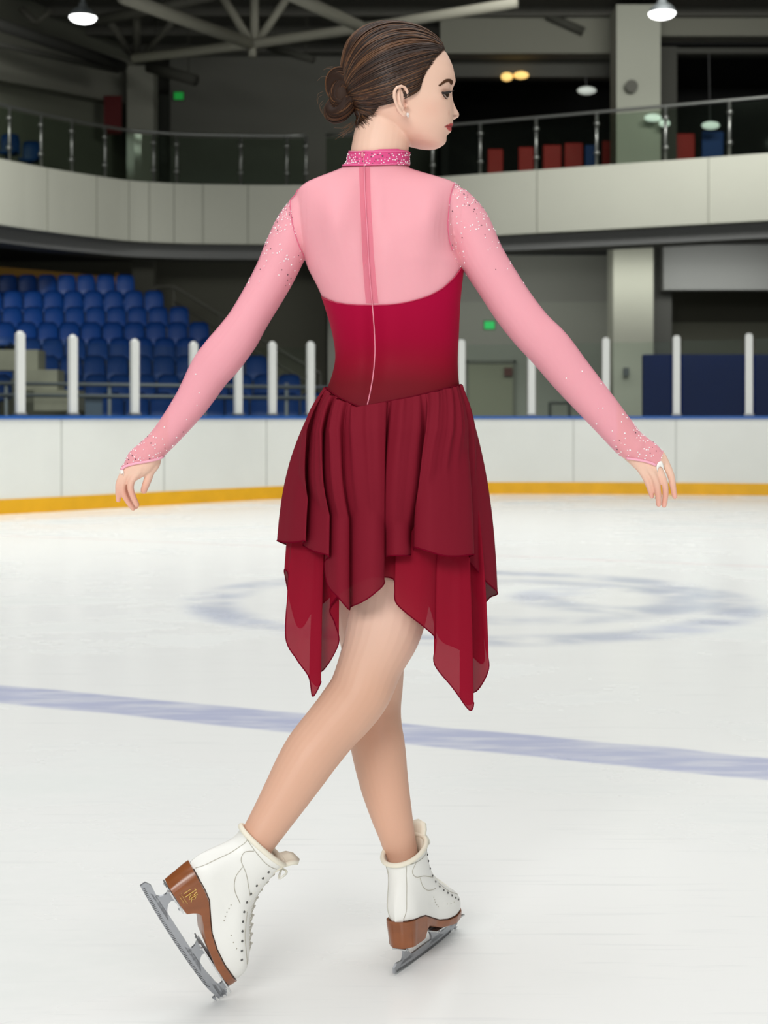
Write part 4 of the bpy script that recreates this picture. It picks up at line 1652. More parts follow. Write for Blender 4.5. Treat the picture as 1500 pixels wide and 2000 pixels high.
def scatter(g, prob, count, r0, r1, seed):
    V, T, N = g
    rg = np.random.default_rng(seed)
    x, y = to_px(V)
    w = prob(V, x, y)
    w = np.clip(w, 0, None)
    ids = rg.choice(len(V), size=count * 3, p=w / w.sum(), replace=True)
    A, B = MB(), MB()
    got = []
    for i in ids:
        p = V[i]
        if any((p[0] - q[0]) ** 2 + (p[1] - q[1]) ** 2 + (p[2] - q[2]) ** 2 < .0036 ** 2 for q in got):
            continue
        got.append(p)
        gem(A if rg.random() > .22 else B, Vector(p), Vector(N[i]), rg.uniform(r0, r1))
        if len(got) >= count:
            break
    return A, B


def crystals(g, prob, count, r0, r1, seed):
    A, B = scatter(g, prob, count, r0, r1, seed)
    tag(A.build('crystals', M_gem, person), kind='stuff')
    if B.v:
        tag(B.build('tinted_crystals', M_gem_b, person), kind='stuff')


def pl(V, x, y):
    sh = np.exp(-np.clip(y - 372, 0, None) / 42.0) * (np.clip((612 - x) / 40, 0, 1)) * (y < 560)
    sh2 = 0.03 * (y < 560)
    wr_ = np.exp(-np.hypot(x - 262, y - 896) / 26.0) + 0.04 * np.exp(-np.clip(860 - y, 0, None) / 60.0) * (y > 720)
    return sh + sh2 + wr_ * 0.9


def pr(V, x, y):
    sh = np.exp(-np.clip(y - 356, 0, None) / 44.0) * (y < 560)
    sh2 = 0.03 * (y < 560)
    wr_ = np.exp(-np.hypot(x - 1262, y - 880) / 30.0) + 0.04 * np.exp(-np.clip(860 - y, 0, None) / 60.0) * (y > 700)
    return sh + sh2 + wr_ * 0.9


crystals(slL, pl, 330, .0009, .0017, 3)
crystals(slR, pr, 360, .0009, .0018, 4)
crystals(col_, lambda V, x, y: ((y > 299) & (y < 322)) * 1.0, 260, .0010, .0018, 5)


# ------------------------------------------------------------------ skirt: two layers of chiffon
def waist_y(x):
    return np.interp(x, [636, 643, 660, 680, 700, 718, 740, 770, 800, 830, 860, 895, 900], [754, 757, 768, 779, 788, 796, 791, 784, 777, 769, 761, 752, 750])


def waist_pt(phi, grow):
    """phi from 0 (right side) over pi/2 (back) to pi (left) and round the front"""
    e = 2 / 2.35
    c, s = math.cos(phi), math.sin(phi)
    xp = 769 + 127 * math.copysign(abs(c) ** e, c)
    wy = float(waist_y(xp)) if s >= 0 else float(np.interp(xp, [640, 770, 897], [756, 770, 751]))
    row = np.array([np.interp(wy, tr[:, 0], tr[:, k]) for k in range(5)])
    cx = (row[1] + row[2]) / 2
    a = S((row[2] - row[1]) / 2, YB) + grow
    x = W(cx, wy, YB).x + a * math.copysign(abs(c) ** e, c)
    y = YB + row[4] - (row[3] + grow) * math.copysign(abs(s) ** e, s)
    return Vector((x, y, W(0, wy, YB).z))


def skirt_layer(name, back, front, grow, m_, hem_m, gpow, seed, sub=7, fold=0.62):
    """back / front: hem stations (px, py, depth offset) left to right / right to left"""
    st = [(x, y, d) for x, y, d in back]
    nb = len(st)
    fr_ = [(x, y, d) for x, y, d in front]
    allst = st + fr_
    # waist angle of every station, by hem column in the back half so that folds hang straight down
    phis = []
    run = -1e9
    xs = []
    for (x, y, d) in st:
        run = max(run + 2.0, x)
        xs.append(run)
    x0, x1 = xs[0], xs[-1]
    for x in xs:
        phis.append(math.pi * (1 - (x - x0) / (x1 - x0)))
    m = len(fr_)
    for i in range(m):
        phis.append(-math.pi * (i + 1) / (m + 1))
    P = []
    for (x, y, d), ph in zip(allst, phis):
        w = W(x, y, YB + d)
        P.append((w.x, w.y, w.z, ph))
    P.append((P[0][0], P[0][1], P[0][2], phis[0] - 2 * math.pi))
    A = catmull([p[:3] for p in P[:-1]], sub, closed=True)
    ph_l = []
    full = [p[3] for p in P]
    for i in range(len(full) - 1):
        for k in range(sub):
            ph_l.append(full[i] + (full[i + 1] - full[i]) * k / sub)
    n = len(A)
    # how far each line of cloth stands out as a ridge (large) or lies in a valley (small)
    dep = np.interp(np.arange(n), np.arange(0, n + 1, sub), [s_[2] for s_ in allst] + [allst[0][2]])
    kw = 61
    ker = np.hanning(kw) / np.hanning(kw).sum()
    base = np.convolve(np.concatenate([dep[-kw:], dep, dep[:kw]]), ker, 'same')[kw:-kw]
    dev = base - dep
    sidek = np.where(np.arange(n) < nb * sub, 1.0, -1.0)
    dev = np.clip(dev * sidek, -.022, .022)
    ridge = (dev + .022) * fold + (.004 if fold > .3 else 0)
    rows_ = 44
    rg = np.random.default_rng(seed)
    ph1, ph2 = rg.uniform(0, 6, 2)
    V = np.zeros((rows_ + 1, n, 3))
    for i in range(n):
        w = waist_pt(ph_l[i], grow)
        h = A[i]
        outx, outy = math.cos(ph_l[i]), -math.sin(ph_l[i])
        for r in range(rows_ + 1):
            t = r / rows_
            gq = 1 - (1 - t) ** gpow
            gq = 0.75 * gq + 0.25 * t
            pl_ = (math.sin(ph_l[i] * 26 + ph1) + .6 * math.sin(ph_l[i] * 43 + ph2)) * .0030 * math.exp(-t * 3.2) * min(1, t * 14 + .25)
            V[r, i] = (w.x + (h[0] - w.x) * gq + outx * pl_, w.y + (h[1] - w.y) * gq + outy * pl_, w.z + (h[2] - w.z) * t)
    # keep the cloth off the hips
    for r in range(rows_ + 1):
        for i in range(n):
            p = V[r, i]
            yy = HORIZON - (p[2] - CAM_H) / YB * FPX
            if 745 < yy < 1040:
                row = np.array([np.interp(yy, tr[:, 0], tr[:, k]) for k in range(5)])
                cx = W((row[1] + row[2]) / 2, yy, YB).x
                tt_ = (yy - 745) / 300.0
                gth = (math.sin(ph_l[i] * 26 + ph1) + .7 * math.sin(ph_l[i] * 41 + ph2) + .5 * math.sin(ph_l[i] * 67 + ph1 * 2)) * fold * .0062 * math.exp(-tt_ * 2.0)
                rk = max(0.0, ridge[i] * (min(1, max(0, yy - 748) / 90.0)) + gth + (.003 if fold > .3 else 0))
                a = S((row[2] - row[1]) / 2, YB) + grow + rk * .5
                bb = row[3] + grow + rk + (.004 * math.exp(-((yy - 930) / 70) ** 2) if p[1] < YB else 0)
                dx, dy = (p[0] - cx) / a, (p[1] - YB - row[4]) / bb
                q = (abs(dx) ** 2.35 + abs(dy) ** 2.35) ** (1 / 2.35)
                if q < 1 and q > 1e-6:
                    p[0] = cx + dx / q * a
                    p[1] = YB + row[4] + dy / q * bb
    vs = V.reshape(-1, 3)
    fs = []
    for r in range(rows_):
        for i in range(n):
            j = (i + 1) % n
            fs.append((r * n + i, r * n + j, (r + 1) * n + j, (r + 1) * n + i))
    o_ = mesh_obj(name, vs, fs, m_, person)
    hb = MB().tube([tuple(v) for v in V[-1]], .0011, 6, closed=True)
    h_ = hb.build('hem', hem_m, o_, True)
    return o_, V


UP_B = [(541, 1056, -.005), (556, 1059, -.045), (574, 1059, -.075), (597, 1056, -.100), (591, 1064, -.060), (606, 1074, -.090), (624, 1080, -.115), (643, 1086, -.130), (634, 1100, -.085), (640, 1142, -.110),
        (660, 1166, -.140), (681, 1190, -.140), (684, 1186, -.122), (692, 1182, -.140), (708, 1175, -.158), (730, 1160, -.165), (751, 1138, -.145), (741, 1118, -.085), (747, 1092, -.105), (750, 1087, -.130), (772, 1085, -.150), (797, 1085, -.140), (805, 1082, -.088),
        (808, 1072, -.125), (811, 1069, -.150), (838, 1077, -.165), (866, 1085, -.160), (897, 1086, -.145), (926, 1083, -.115), (914, 1092, -.060), (930, 1112, -.055), (950, 1136, -.040), (972, 1158, -.010)]
UP_F = [(958, 1166, .03), (938, 1180, .06), (915, 1130, .10), (880, 1090, .14), (840, 1100, .17), (800, 1085, .185), (760, 1100, .175), (720, 1088, .19), (680, 1100, .17), (640, 1080, .15), (600, 1075, .11), (566, 1066, .05)]
LO_B = [(556, 1121, .00), (563, 1122, -.02), (562, 1160, -.03), (558, 1246, -.035), (580, 1288, -.055), (603, 1322, -.064), (611, 1360, -.066), (627, 1332, -.064), (618, 1340, -.048), (604, 1318, -.036), (632, 1308, -.034), (661, 1257, -.055), (654, 1218, -.052), (644, 1190, -.050), (664, 1160, -.070), (690, 1142, -.085), (720, 1128, -.095), (752, 1127, -.098), (769, 1132, -.105),
        (771, 1150, -.112), (773, 1176, -.116), (797, 1200, -.120), (824, 1221, -.118), (850, 1245, -.100), (851, 1262, -.075), (849, 1298, -.098), (884, 1343, -.095), (917, 1387, -.092), (925, 1372, -.085), (912, 1376, -.068), (898, 1352, -.056), (930, 1350, -.050), (954, 1307, -.068), (948, 1260, -.035), (938, 1190, .000)]
LO_F = [(945, 1292, .012), (916, 1276, .05), (888, 1264, .08), (858, 1245, .11), (835, 1175, .15), (790, 1112, .17), (720, 1118, .175), (668, 1130, .15), (642, 1168, .10), (612, 1192, .065), (582, 1224, .03)]


def chiffon(name, c, alpha, trans):
    m, b, tl = sheer(name, c, alpha, rough=0.75, trans=trans)
    tc = nd(m, 'ShaderNodeTexCoord')
    nz = nd(m, 'ShaderNodeTexNoise')
    nz.inputs['Scale'].default_value = 900
    nz.inputs['Detail'].default_value = 1
    lk(m, tc.outputs['Object'], nz.inputs['Vector'])
    bp = nd(m, 'ShaderNodeBump')
    bp.inputs['Strength'].default_value = 0.25
    bp.inputs['Distance'].default_value = 0.0005
    lk(m, nz.outputs[0], bp.inputs['Height'])
    lk(m, bp.outputs[0], b.inputs['Normal'])
    return m


M_chif = chiffon('burgundy_chiffon', C(134, 24, 44), 0.965, 0.18)
M_chif2 = chiffon('crimson_chiffon', C(152, 13, 42), 0.955, 0.18)
M_hem = mat('hem_crimson', C(112, 10, 34), 0.9, spec=0.0)
up, UV_ = skirt_layer('upper_skirt', UP_B, UP_F, .0045, M_chif, M_hem, 2.6, 11)
lo_, LV_ = skirt_layer('lower_skirt', LO_B, LO_F, .0022, M_chif2, M_hem, 2.2, 12, fold=0.08)
up['label'] = 'burgundy chiffon upper skirt tier with wavy hem'
lo_['label'] = 'crimson chiffon lower skirt tier with two long pointed tails'
ws = MB().tube([tuple(waist_pt(p, .0055)) for p in np.linspace(0, 2 * math.pi, 90, endpoint=False)], .0016, 6, closed=True)
ws.build('waist_seam', mat('waist_seam', C(104, 18, 34), 0.9, spec=0.0), person, True)
def mirror_head(p):
    r = Vector(p) - HO
    return hloc(r.dot(HU), -r.dot(HV), r.dot(HW_))


# ------------------------------------------------------------------ hair
M_hair = mat('hair_brown', C(66, 42, 28), 0.40, spec=0.45)
hb_ = M_hair.node_tree.nodes['Principled BSDF']
hi = nd(M_hair, 'ShaderNodeVertexColor', layer_name='strand')
lk(M_hair, hi.outputs[0], hb_.inputs['Base Color'])

SP, SY = head_grid(grow=.0045, feats=False)
SPw = SP.reshape(-1, 3)
nh, nt_ = SP.shape[:2]
Tq = []
for i in range(nh - 1):
    for k in range(nt_):
        l = (k + 1) % nt_
        a, b_, c_, d_ = i * nt_ + k, i * nt_ + l, (i + 1) * nt_ + l, (i + 1) * nt_ + k
        Tq += [(a, b_, c_), (a, c_, d_)]
top_c = len(SPw)
SPw = np.concatenate([SPw, SP[0].mean(0)[None] + np.array([[0, 0, .0006]])])
Tq += [(k, top_c, (k + 1) % nt_) for k in range(nt_)]
Tq = np.array(Tq)
# hairline in the profile (picture columns of the near side, rows)
HL_px = [(868, 96), (857, 105), (847, 115), (838, 127), (830, 141), (824, 156), (818, 180), (811, 181), (801, 175), (792, 169), (780, 166), (770, 170), (766, 184), (752, 190), (744, 203), (735, 222), (725, 240), (706, 248), (686, 250)]


def side_v(i):
    x, y = HL_px[i]
    return float(np.interp(i, [0, 3, 6, 9, 15, 18], [0.0, .045, .068, .078, .066, .02]))


HLu, HLw = [], []
for i, (x, y) in enumerate(HL_px):
    v, u = -side_v(i), 0.0
    for _ in range(4):
        Yq = HO.y + HU.y * u + HV.y * v
        u = ((x - 750) / FPX * Yq - HO.x - HV.x * v) / HU.x
    HLu.append(u)
    HLw.append(CAM_H - (y - HORIZON) / FPX * Yq - HO.z)
poly2 = np.array(list(zip(HLu, HLw)) + [(-.16, -.085), (-.16, .16), (.085, .16)])


def poly_sd(u, w):
    """signed distance (positive inside) to the hair region in the head's profile plane"""
    P2 = np.stack([u, w], 1)
    n = len(poly2)
    d = np.full(len(u), 1e9)
    inside = np.zeros(len(u), bool)
    for i in range(n):
        a, b = poly2[i], poly2[(i + 1) % n]
        e = b - a
        t = np.clip(((P2 - a) @ e) / (e @ e), 0, 1)
        q = a + t[:, None] * e
        d = np.minimum(d, np.hypot(*(P2 - q).T))
        cond = (a[1] > w) != (b[1] > w)
        xx = a[0] + (w - a[1]) / (b[1] - a[1] + 1e-12) * (b[0] - a[0])
        inside ^= cond & (u < xx)
    return np.where(inside, d, -d)


fld = poly_sd(SPw[:, 0], SPw[:, 2])
hvv, htt, _, hrim, _ = cut(SPw, Tq, fld)
hw_verts = grid_to_world(hvv)
edge_d = poly_sd(hvv[:, 0], hvv[:, 2])
# taper the cap into the skin at the hairline
cen = np.array(hloc(0, 0, .02))
dirs = hw_verts - cen
dirs /= np.linalg.norm(dirs, axis=1)[:, None]
hw_verts = hw_verts - dirs * (.0042 * np.clip(1 - edge_d / .012, 0, 1))[:, None]
HC = Vector(cen)
shell_bvh = BVHTree.FromPolygons([tuple(v) for v in grid_to_world(SPw)], Tq.tolist())


def paint_strand(o_, cols):
    a_ = o_.data.color_attributes.new('strand', 'FLOAT_COLOR', 'POINT')
    a_.data.foreach_set('color', np.asarray(cols, np.float32).ravel())


hair = mesh_obj('hair', hw_verts, htt, M_hair, person)
paint_strand(hair, np.tile(np.array(C(54, 33, 21)), (len(hw_verts), 1)))
hair['label'] = 'sleek dark brown hair combed back into a low bun'
BUN = W(664, 187, YB - .012)
tgt_dir = (W(690, 182, YB - .005) - HC).normalized()
rim_pts = hw_verts[hrim]
order = np.argsort(rng.random(len(rim_pts)))
strands = MB()
scol = []
PAL = [C(60, 38, 25), C(46, 29, 20), C(76, 49, 31), C(104, 70, 44), C(36, 22, 15)]
M_bun = M_hair.copy()
M_bun.name = 'hair_bun_brown'
M_bun.node_tree.nodes['Principled BSDF'].inputs['Roughness'].default_value = 0.6
M_bun.node_tree.nodes['Principled BSDF'].inputs['Specular IOR Level'].default_value = 0.2


def add_strand(mb, cols, pts, r, c, n=4):
    k = len(mb.v)
    mb.tube(pts, r, n)
    cols += [c] * (len(mb.v) - k)


starts = [Vector(p) for p in rim_pts[order][:900]]
# more strands start inside the cap, so that crown and sides are covered evenly
extra = hw_verts[rng.choice(len(hw_verts), 500, replace=False)]
starts += [Vector(p) for p in extra]
for s0 in starts:
    d0 = (s0 - HC).normalized()
    ang = d0.angle(tgt_dir)
    if ang < .15:
        continue
    ns = max(6, int(ang / .10))
    jit = Vector(rng.normal(0, .035, 3))
    td = (tgt_dir + jit).normalized()
    lift = abs(rng.normal(0, .0007))
    pts, rad = [], []
    for i in range(ns + 1):
        t = i / ns
        d = d0.slerp(td, t)
        p, _, _, _ = shell_bvh.ray_cast(HC, d)
        if p is None:
            continue
        sink = .0042 * max(0, 1 - t * ang / .14)
        pts.append(p + d * (lift + .0002 - sink + .0016 * t * t))
        rad.append(.0011 * (0.45 + 0.55 * min(1, t * 5)))
    if len(pts) > 3:
        add_strand(strands, scol, pts, rad, PAL[int(rng.integers(0, 5))], 4)
# fine baby hairs that soften the hairline
for s0 in [Vector(p) for p in rim_pts[rng.permutation(len(rim_pts))[:420]]]:
    d0 = (s0 - HC).normalized()
    ang = d0.angle(tgt_dir)
    loc = s0 - HO
    if loc.dot(HU) < .030:
        continue
    back_ = d0.slerp(tgt_dir, -min(.9, float(rng.uniform(.02, .09)) / max(ang, .1)))
    pts = []
    for t in (0, .25, .5, .75, 1.0):
        d = back_.slerp(tgt_dir, t * .30 / max(ang, .3))
        p, n_, _, _ = body_bvh.ray_cast(HC + d * .25, -d)
        if p is not None and (p - HC).length < .14:
            pts.append(p + d * (.0003 + .0034 * t))
    if len(pts) == 5:
        add_strand(strands, scol, pts, [.0002, .0004, .0006, .0008, .0009], PAL[int(rng.integers(0, 4))], 4)
# hair swept up from the nape
NAPE = [(748, 201), (742, 210), (736, 221), (730, 231), (723, 240), (712, 246), (700, 249), (689, 249)]
for s in range(420):
    q = rng.uniform(0, len(NAPE) - 1.001)
    k_ = int(q)
    bx = NAPE[k_][0] + (NAPE[k_ + 1][0] - NAPE[k_][0]) * (q - k_)
    by = NAPE[k_][1] + (NAPE[k_ + 1][1] - NAPE[k_][1]) * (q - k_)
    inn = abs(rng.normal(0, .28)) if s % 3 else rng.uniform(0, .8)
    ex, ey = 688 + rng.uniform(-6, 8), 205 + rng.uniform(-14, 8)
    x0, y0 = bx + rng.uniform(-1, 3) + (ex - bx) * min(inn, .85), by + rng.uniform(-6, 7) + (ey - by) * min(inn, .85)
    pts = []
    for t in np.linspace(0, 1, 7):
        x, y = x0 + (ex - x0) * t, y0 + (ey - y0) * t + 3 * math.sin(math.pi * t)
        p = hit(x, y, .0003 + .0032 * min(1, t * 2.5))
        g_, n_, _, _ = shell_bvh.ray_cast(EYE, (W(x, y, 1) - EYE).normalized())
        if g_ is not None and (g_ - EYE).length < (p - EYE).length + .004:
            p = g_ + n_ * .0006 if n_.y < 0 else g_ - n_ * .0006
        pts.append(p)
    if max((pts[i + 1] - pts[i]).length for i in range(6)) > .03:
        continue
    rr = [.0001, .0003, .0006, .0009, .0010, .0010, .0009]
    cc_ = PAL[int(rng.integers(0, 5))]
    add_strand(strands, scol, pts, rr, cc_, 4)
    add_strand(strands, scol, [mirror_head(p) for p in pts], rr, cc_, 4)
so = strands.build('hair_strands', M_hair, hair, True)
paint_strand(so, scol)
tag(so, kind='stuff')

# bun: two rolled lobes and a coiled heart, every lock made of strands
bun = MB()
bcol = []


def lobe(c, ax, mj, mn, turns, count, seed, a0=0.0, a1=2 * math.pi, flat=0.8):
    """strands winding round a ring-shaped roll; ax = ring normal"""
    ax = Vector(ax).normalized()
    e1 = ax.orthogonal().normalized()
    e2 = ax.cross(e1)
    c = Vector(c)
    core = MB()
    n = 30
    ringp = [c + (e1 * math.cos(a) + e2 * math.sin(a)) * mj for a in np.linspace(a0, a1, n, endpoint=abs(a1 - a0) < 6.2)]
    core.tube(ringp, mn * .93, 16, closed=abs(a1 - a0) > 6.2)
    k0 = len(bun.v)
    bun.add(core.v, core.f)
    bcol.extend([C(44, 27, 18)] * (len(bun.v) - k0))
    rg = np.random.default_rng(seed)
    for s in range(count):
        ph = 2 * math.pi * s / count + rg.uniform(-.05, .05)
        lift = 1 + rg.uniform(-.03, .06)
        pts = []
        for a in np.linspace(a0, a1, 44):
            q = ph + turns * (a - a0)
            rad = e1 * math.cos(a) + e2 * math.sin(a)
            pts.append(c + rad * (mj + mn * lift * math.cos(q)) + ax * (mn * lift * math.sin(q) * flat))
        add_strand(bun, bcol, pts, .0011, PAL[int(rg.integers(0, 5))], 4)


bax = (-.72, -.62, .1)
lobe(BUN + Vector((0.002, 0.002, .019)), (-.55, -.80, -.35), .0165, .0155, .55, 44, 21)
lobe(BUN + Vector((0.000, -.002, -.021)), (-.60, -.72, .45), .0160, .0155, -.55, 44, 22)
lobe(BUN + Vector((.010, -.012, .001)), (-.35, -.93, 0), .0175, .0110, .9, 34, 23)
k0 = len(bun.v)
bun.ellipsoid(BUN + Vector((.006, .004, 0)), [(.026, 0, 0), (0, .024, 0), (0, 0, .040)], 20, 12)
bcol.extend([C(50, 31, 20)] * (len(bun.v) - k0))
bo = bun.build('hair_bun', M_bun, hair, True)
paint_strand(bo, bcol)
bo['label'] = 'coiled brown hair bun'
# loose hairs at the nape, bun and crown
fly = MB()
fcol = []
rg = np.random.default_rng(31)
for s in range(46):
    kind = s % 3
    if kind == 0:
        p = W(rg.uniform(684, 696), rg.uniform(236, 250), YB - .03)
        q = [p, p + Vector((rg.uniform(-.012, -.004), -.004, -.008)), p + Vector((rg.uniform(-.032, -.010), -.006, rg.uniform(-.024, -.008)))]
    elif kind == 1:
        a = rg.uniform(1.6, 5.2)
        p = BUN + Vector((math.cos(a) * .030, -.006, math.sin(a) * .044))
        q = [p, p + Vector((math.cos(a + .6) * .010, 0, math.sin(a + .6) * .010)), p + Vector((math.cos(a + 1.1) * .020, 0, math.sin(a + 1.1) * .020))]
    else:
        a = rg.uniform(.1, 2.2)
        b2 = np.interp(a, [.1, .5, 1.2, 2.2], [0, 1, 2, 3])
        p = W(np.interp(b2, [0, 1, 2, 3], [862, 840, 770, 700]), np.interp(b2, [0, 1, 2, 3], [94, 70, 51, 84]), YB)
        q = [p, p + Vector((-.008, 0, .004)), p + Vector((-.024, 0, rg.uniform(.0, .006)))]
    add_strand(fly, fcol, [Vector(v) for v in catmull([tuple(v) for v in q], 5)], .00022, C(110, 76, 50), 3)
fo = fly.build('loose_hairs', M_hair, hair, True)
paint_strand(fo, fcol)
tag(fo, kind='stuff')


# ------------------------------------------------------------------ face details
M_brow = mat('brow_brown', C(92, 62, 44), 0.8, spec=0.1)
M_lash = mat('lash_black', C(30, 20, 18), 0.6)
M_white = mat('eye_white', C(190, 170, 160), 0.3)
M_iris = mat('iris_brown', C(60, 40, 28), 0.15, spec=0.8)


def face_pair(name, builder, m_, smooth=True):
    for side in (0, 1):
        mb = builder()
        if side:
            mb.v = [tuple(mirror_head(v)) for v in mb.v]
            mb.f = [f[::-1] for f in mb.f]
        mb.build(name, m_, person, smooth)


def brow():
    mb = MB()
    rg = np.random.default_rng(5)
    lo_l = [(859, 167.5), (865, 163.5), (871, 160.2), (876, 159), (880, 161), (882.5, 165)]
    up_l = [(859.5, 166.5), (866, 160), (872, 155.3), (877, 154.6), (881, 155.8), (883.8, 159.5)]
    L, U = dense(lo_l, 8), dense(up_l, 8)
    for i in range(len(L)):
        for t in (0.05, .35, .65, .95):
            a = (L[i][0] * (1 - t) + U[i][0] * t + rg.uniform(-.4, .4), L[i][1] * (1 - t) + U[i][1] * t)
            p, q = hit(a[0], a[1], .0004), hit(a[0] - 3.0, a[1] - .2 + (L[max(i - 2, 0)][1] - L[i][1]) * .5, .0007)
            if p is not None and q is not None and (p - q).length < .012:
                mb.tube([p, q], [.0010, .0005], 4)
    return mb


def lash():
    mb = MB()
    up_l = on_body(dense([(862.5, 181), (866.5, 181.8), (871, 181.3), (875, 180.2), (878.5, 179.6)], 5), .0010)
    if len(up_l) > 2:
        mb.tube(up_l, [.0012] + [.0022] * (len(up_l) - 2) + [.0014], 6)
        for p in up_l[2:]:
            mb.tube([p, p + HU * .004 + Vector((0, 0, .0005)) + HV * -.0015, p + HU * .0068 + HV * -.002 + Vector((0, 0, .003))], [.0004, .0003, .00015], 4)
    lw = on_body(dense([(863.5, 183), (866.5, 187.5), (870, 192.0), (873, 193.5)], 5), .0006)
    if len(lw) > 2:
        mb.tube(lw, .0007, 6)
    return mb


def eye_patch(pts, off):
    def f():
        mb = MB()
        q = on_body(pts, off)
        c = sum(q, Vector()) / len(q) + (EYE - sum(q, Vector()) / len(q)).normalized() * .0006
        n = len(q)
        mb.add([c] + q, [(0, 1 + i, 1 + (i + 1) % n) for i in range(n)])
        return mb
    return f


face_pair('eye', eye_patch([(865, 182.5), (868, 182), (872, 181.5), (876, 181), (877.2, 184), (876, 189), (873.5, 192.5), (870.5, 190.5), (867.5, 187)], .0006), M_white)
face_pair('iris', eye_patch([(869, 182), (872, 181.7), (875, 181.8), (876, 184.5), (875.2, 188.5), (872.6, 190.5), (870, 188), (868.8, 185)], .0013), M_iris)
face_pair('eyebrow', brow, M_brow)
face_pair('eyelashes', lash, M_lash)


def stud():
    mb = MB()
    p = hit(795.5, 222.5, .0025) or W(795.5, 222.5, YB - .09)
    mb.sphere(p, .0032, 12, 8)
    q = hit(796.5, 226.5, .002) or p
    mb.sphere(q, .0018, 10, 6)
    return mb


face_pair('earring', stud, mat('pearl', C(246, 244, 240), 0.15, spec=0.9))

# ------------------------------------------------------------------ ice skates
M_boot = mat('boot_leather', C(236, 236, 231), 0.42, spec=0.4)
M_cuffp = mat('boot_lining', C(236, 230, 212), 0.7)
M_sole = add_noise(mat('sole_brown', C(138, 78, 40), 0.28, spec=0.6), 0.12, 40, (0.3, 1, 2))
M_blade = mat('blade_steel', C(170, 173, 178), 0.34, metal=0.75)
M_plate = mat('plate_chrome', C(205, 207, 208), 0.25, metal=0.8)
M_stitch = mat('stitch_grey', C(182, 178, 166), 0.9, spec=0.1)
M_lace = mat('lace_white', C(226, 224, 214), 0.8)
M_hook = mat('hook_metal', C(92, 92, 90), 0.4, metal=0.5)
M_gold = mat('gold_print', C(226, 190, 110), 0.35, metal=0.5)

RINGS = [  # x_back, z_back, x_front, z_front, half width
    (.016, .088, .246, .049, .0335), (.012, .098, .249, .060, .0385), (.011, .110, .243, .076, .0405), (.013, .122, .224, .092, .0400), (.016, .135, .194, .108, .0380),
    (.020, .150, .162, .127, .0355), (.023, .165, .138, .150, .0340), (.023, .176, .124, .178, .0340), (.019, .187, .116, .203, .0355), (.014, .194, .113, .224, .0370)]


def plan_w(t):
    """half-width profile heel->toe"""
    return np.interp(t, [0, .04, .12, .3, .45, .62, .75, .88, .95, 1], [0.0, .46, .74, .80, .80, .98, 1.0, .84, .58, 0])


def s_top(x):
    return np.interp(x, [0, .016, .055, .076, .10, .131, .16, .192, .245, .26], [.089, .088, .086, .083, .072, .058, .051, .048, .049, .051])


def s_bot(x):
    return np.interp(x, [0, .02, .060, .076, .082, .092, .11, .14, .19, .25], [.042, .042, .042, .043, .056, .062, .056, .044, .036, .037])


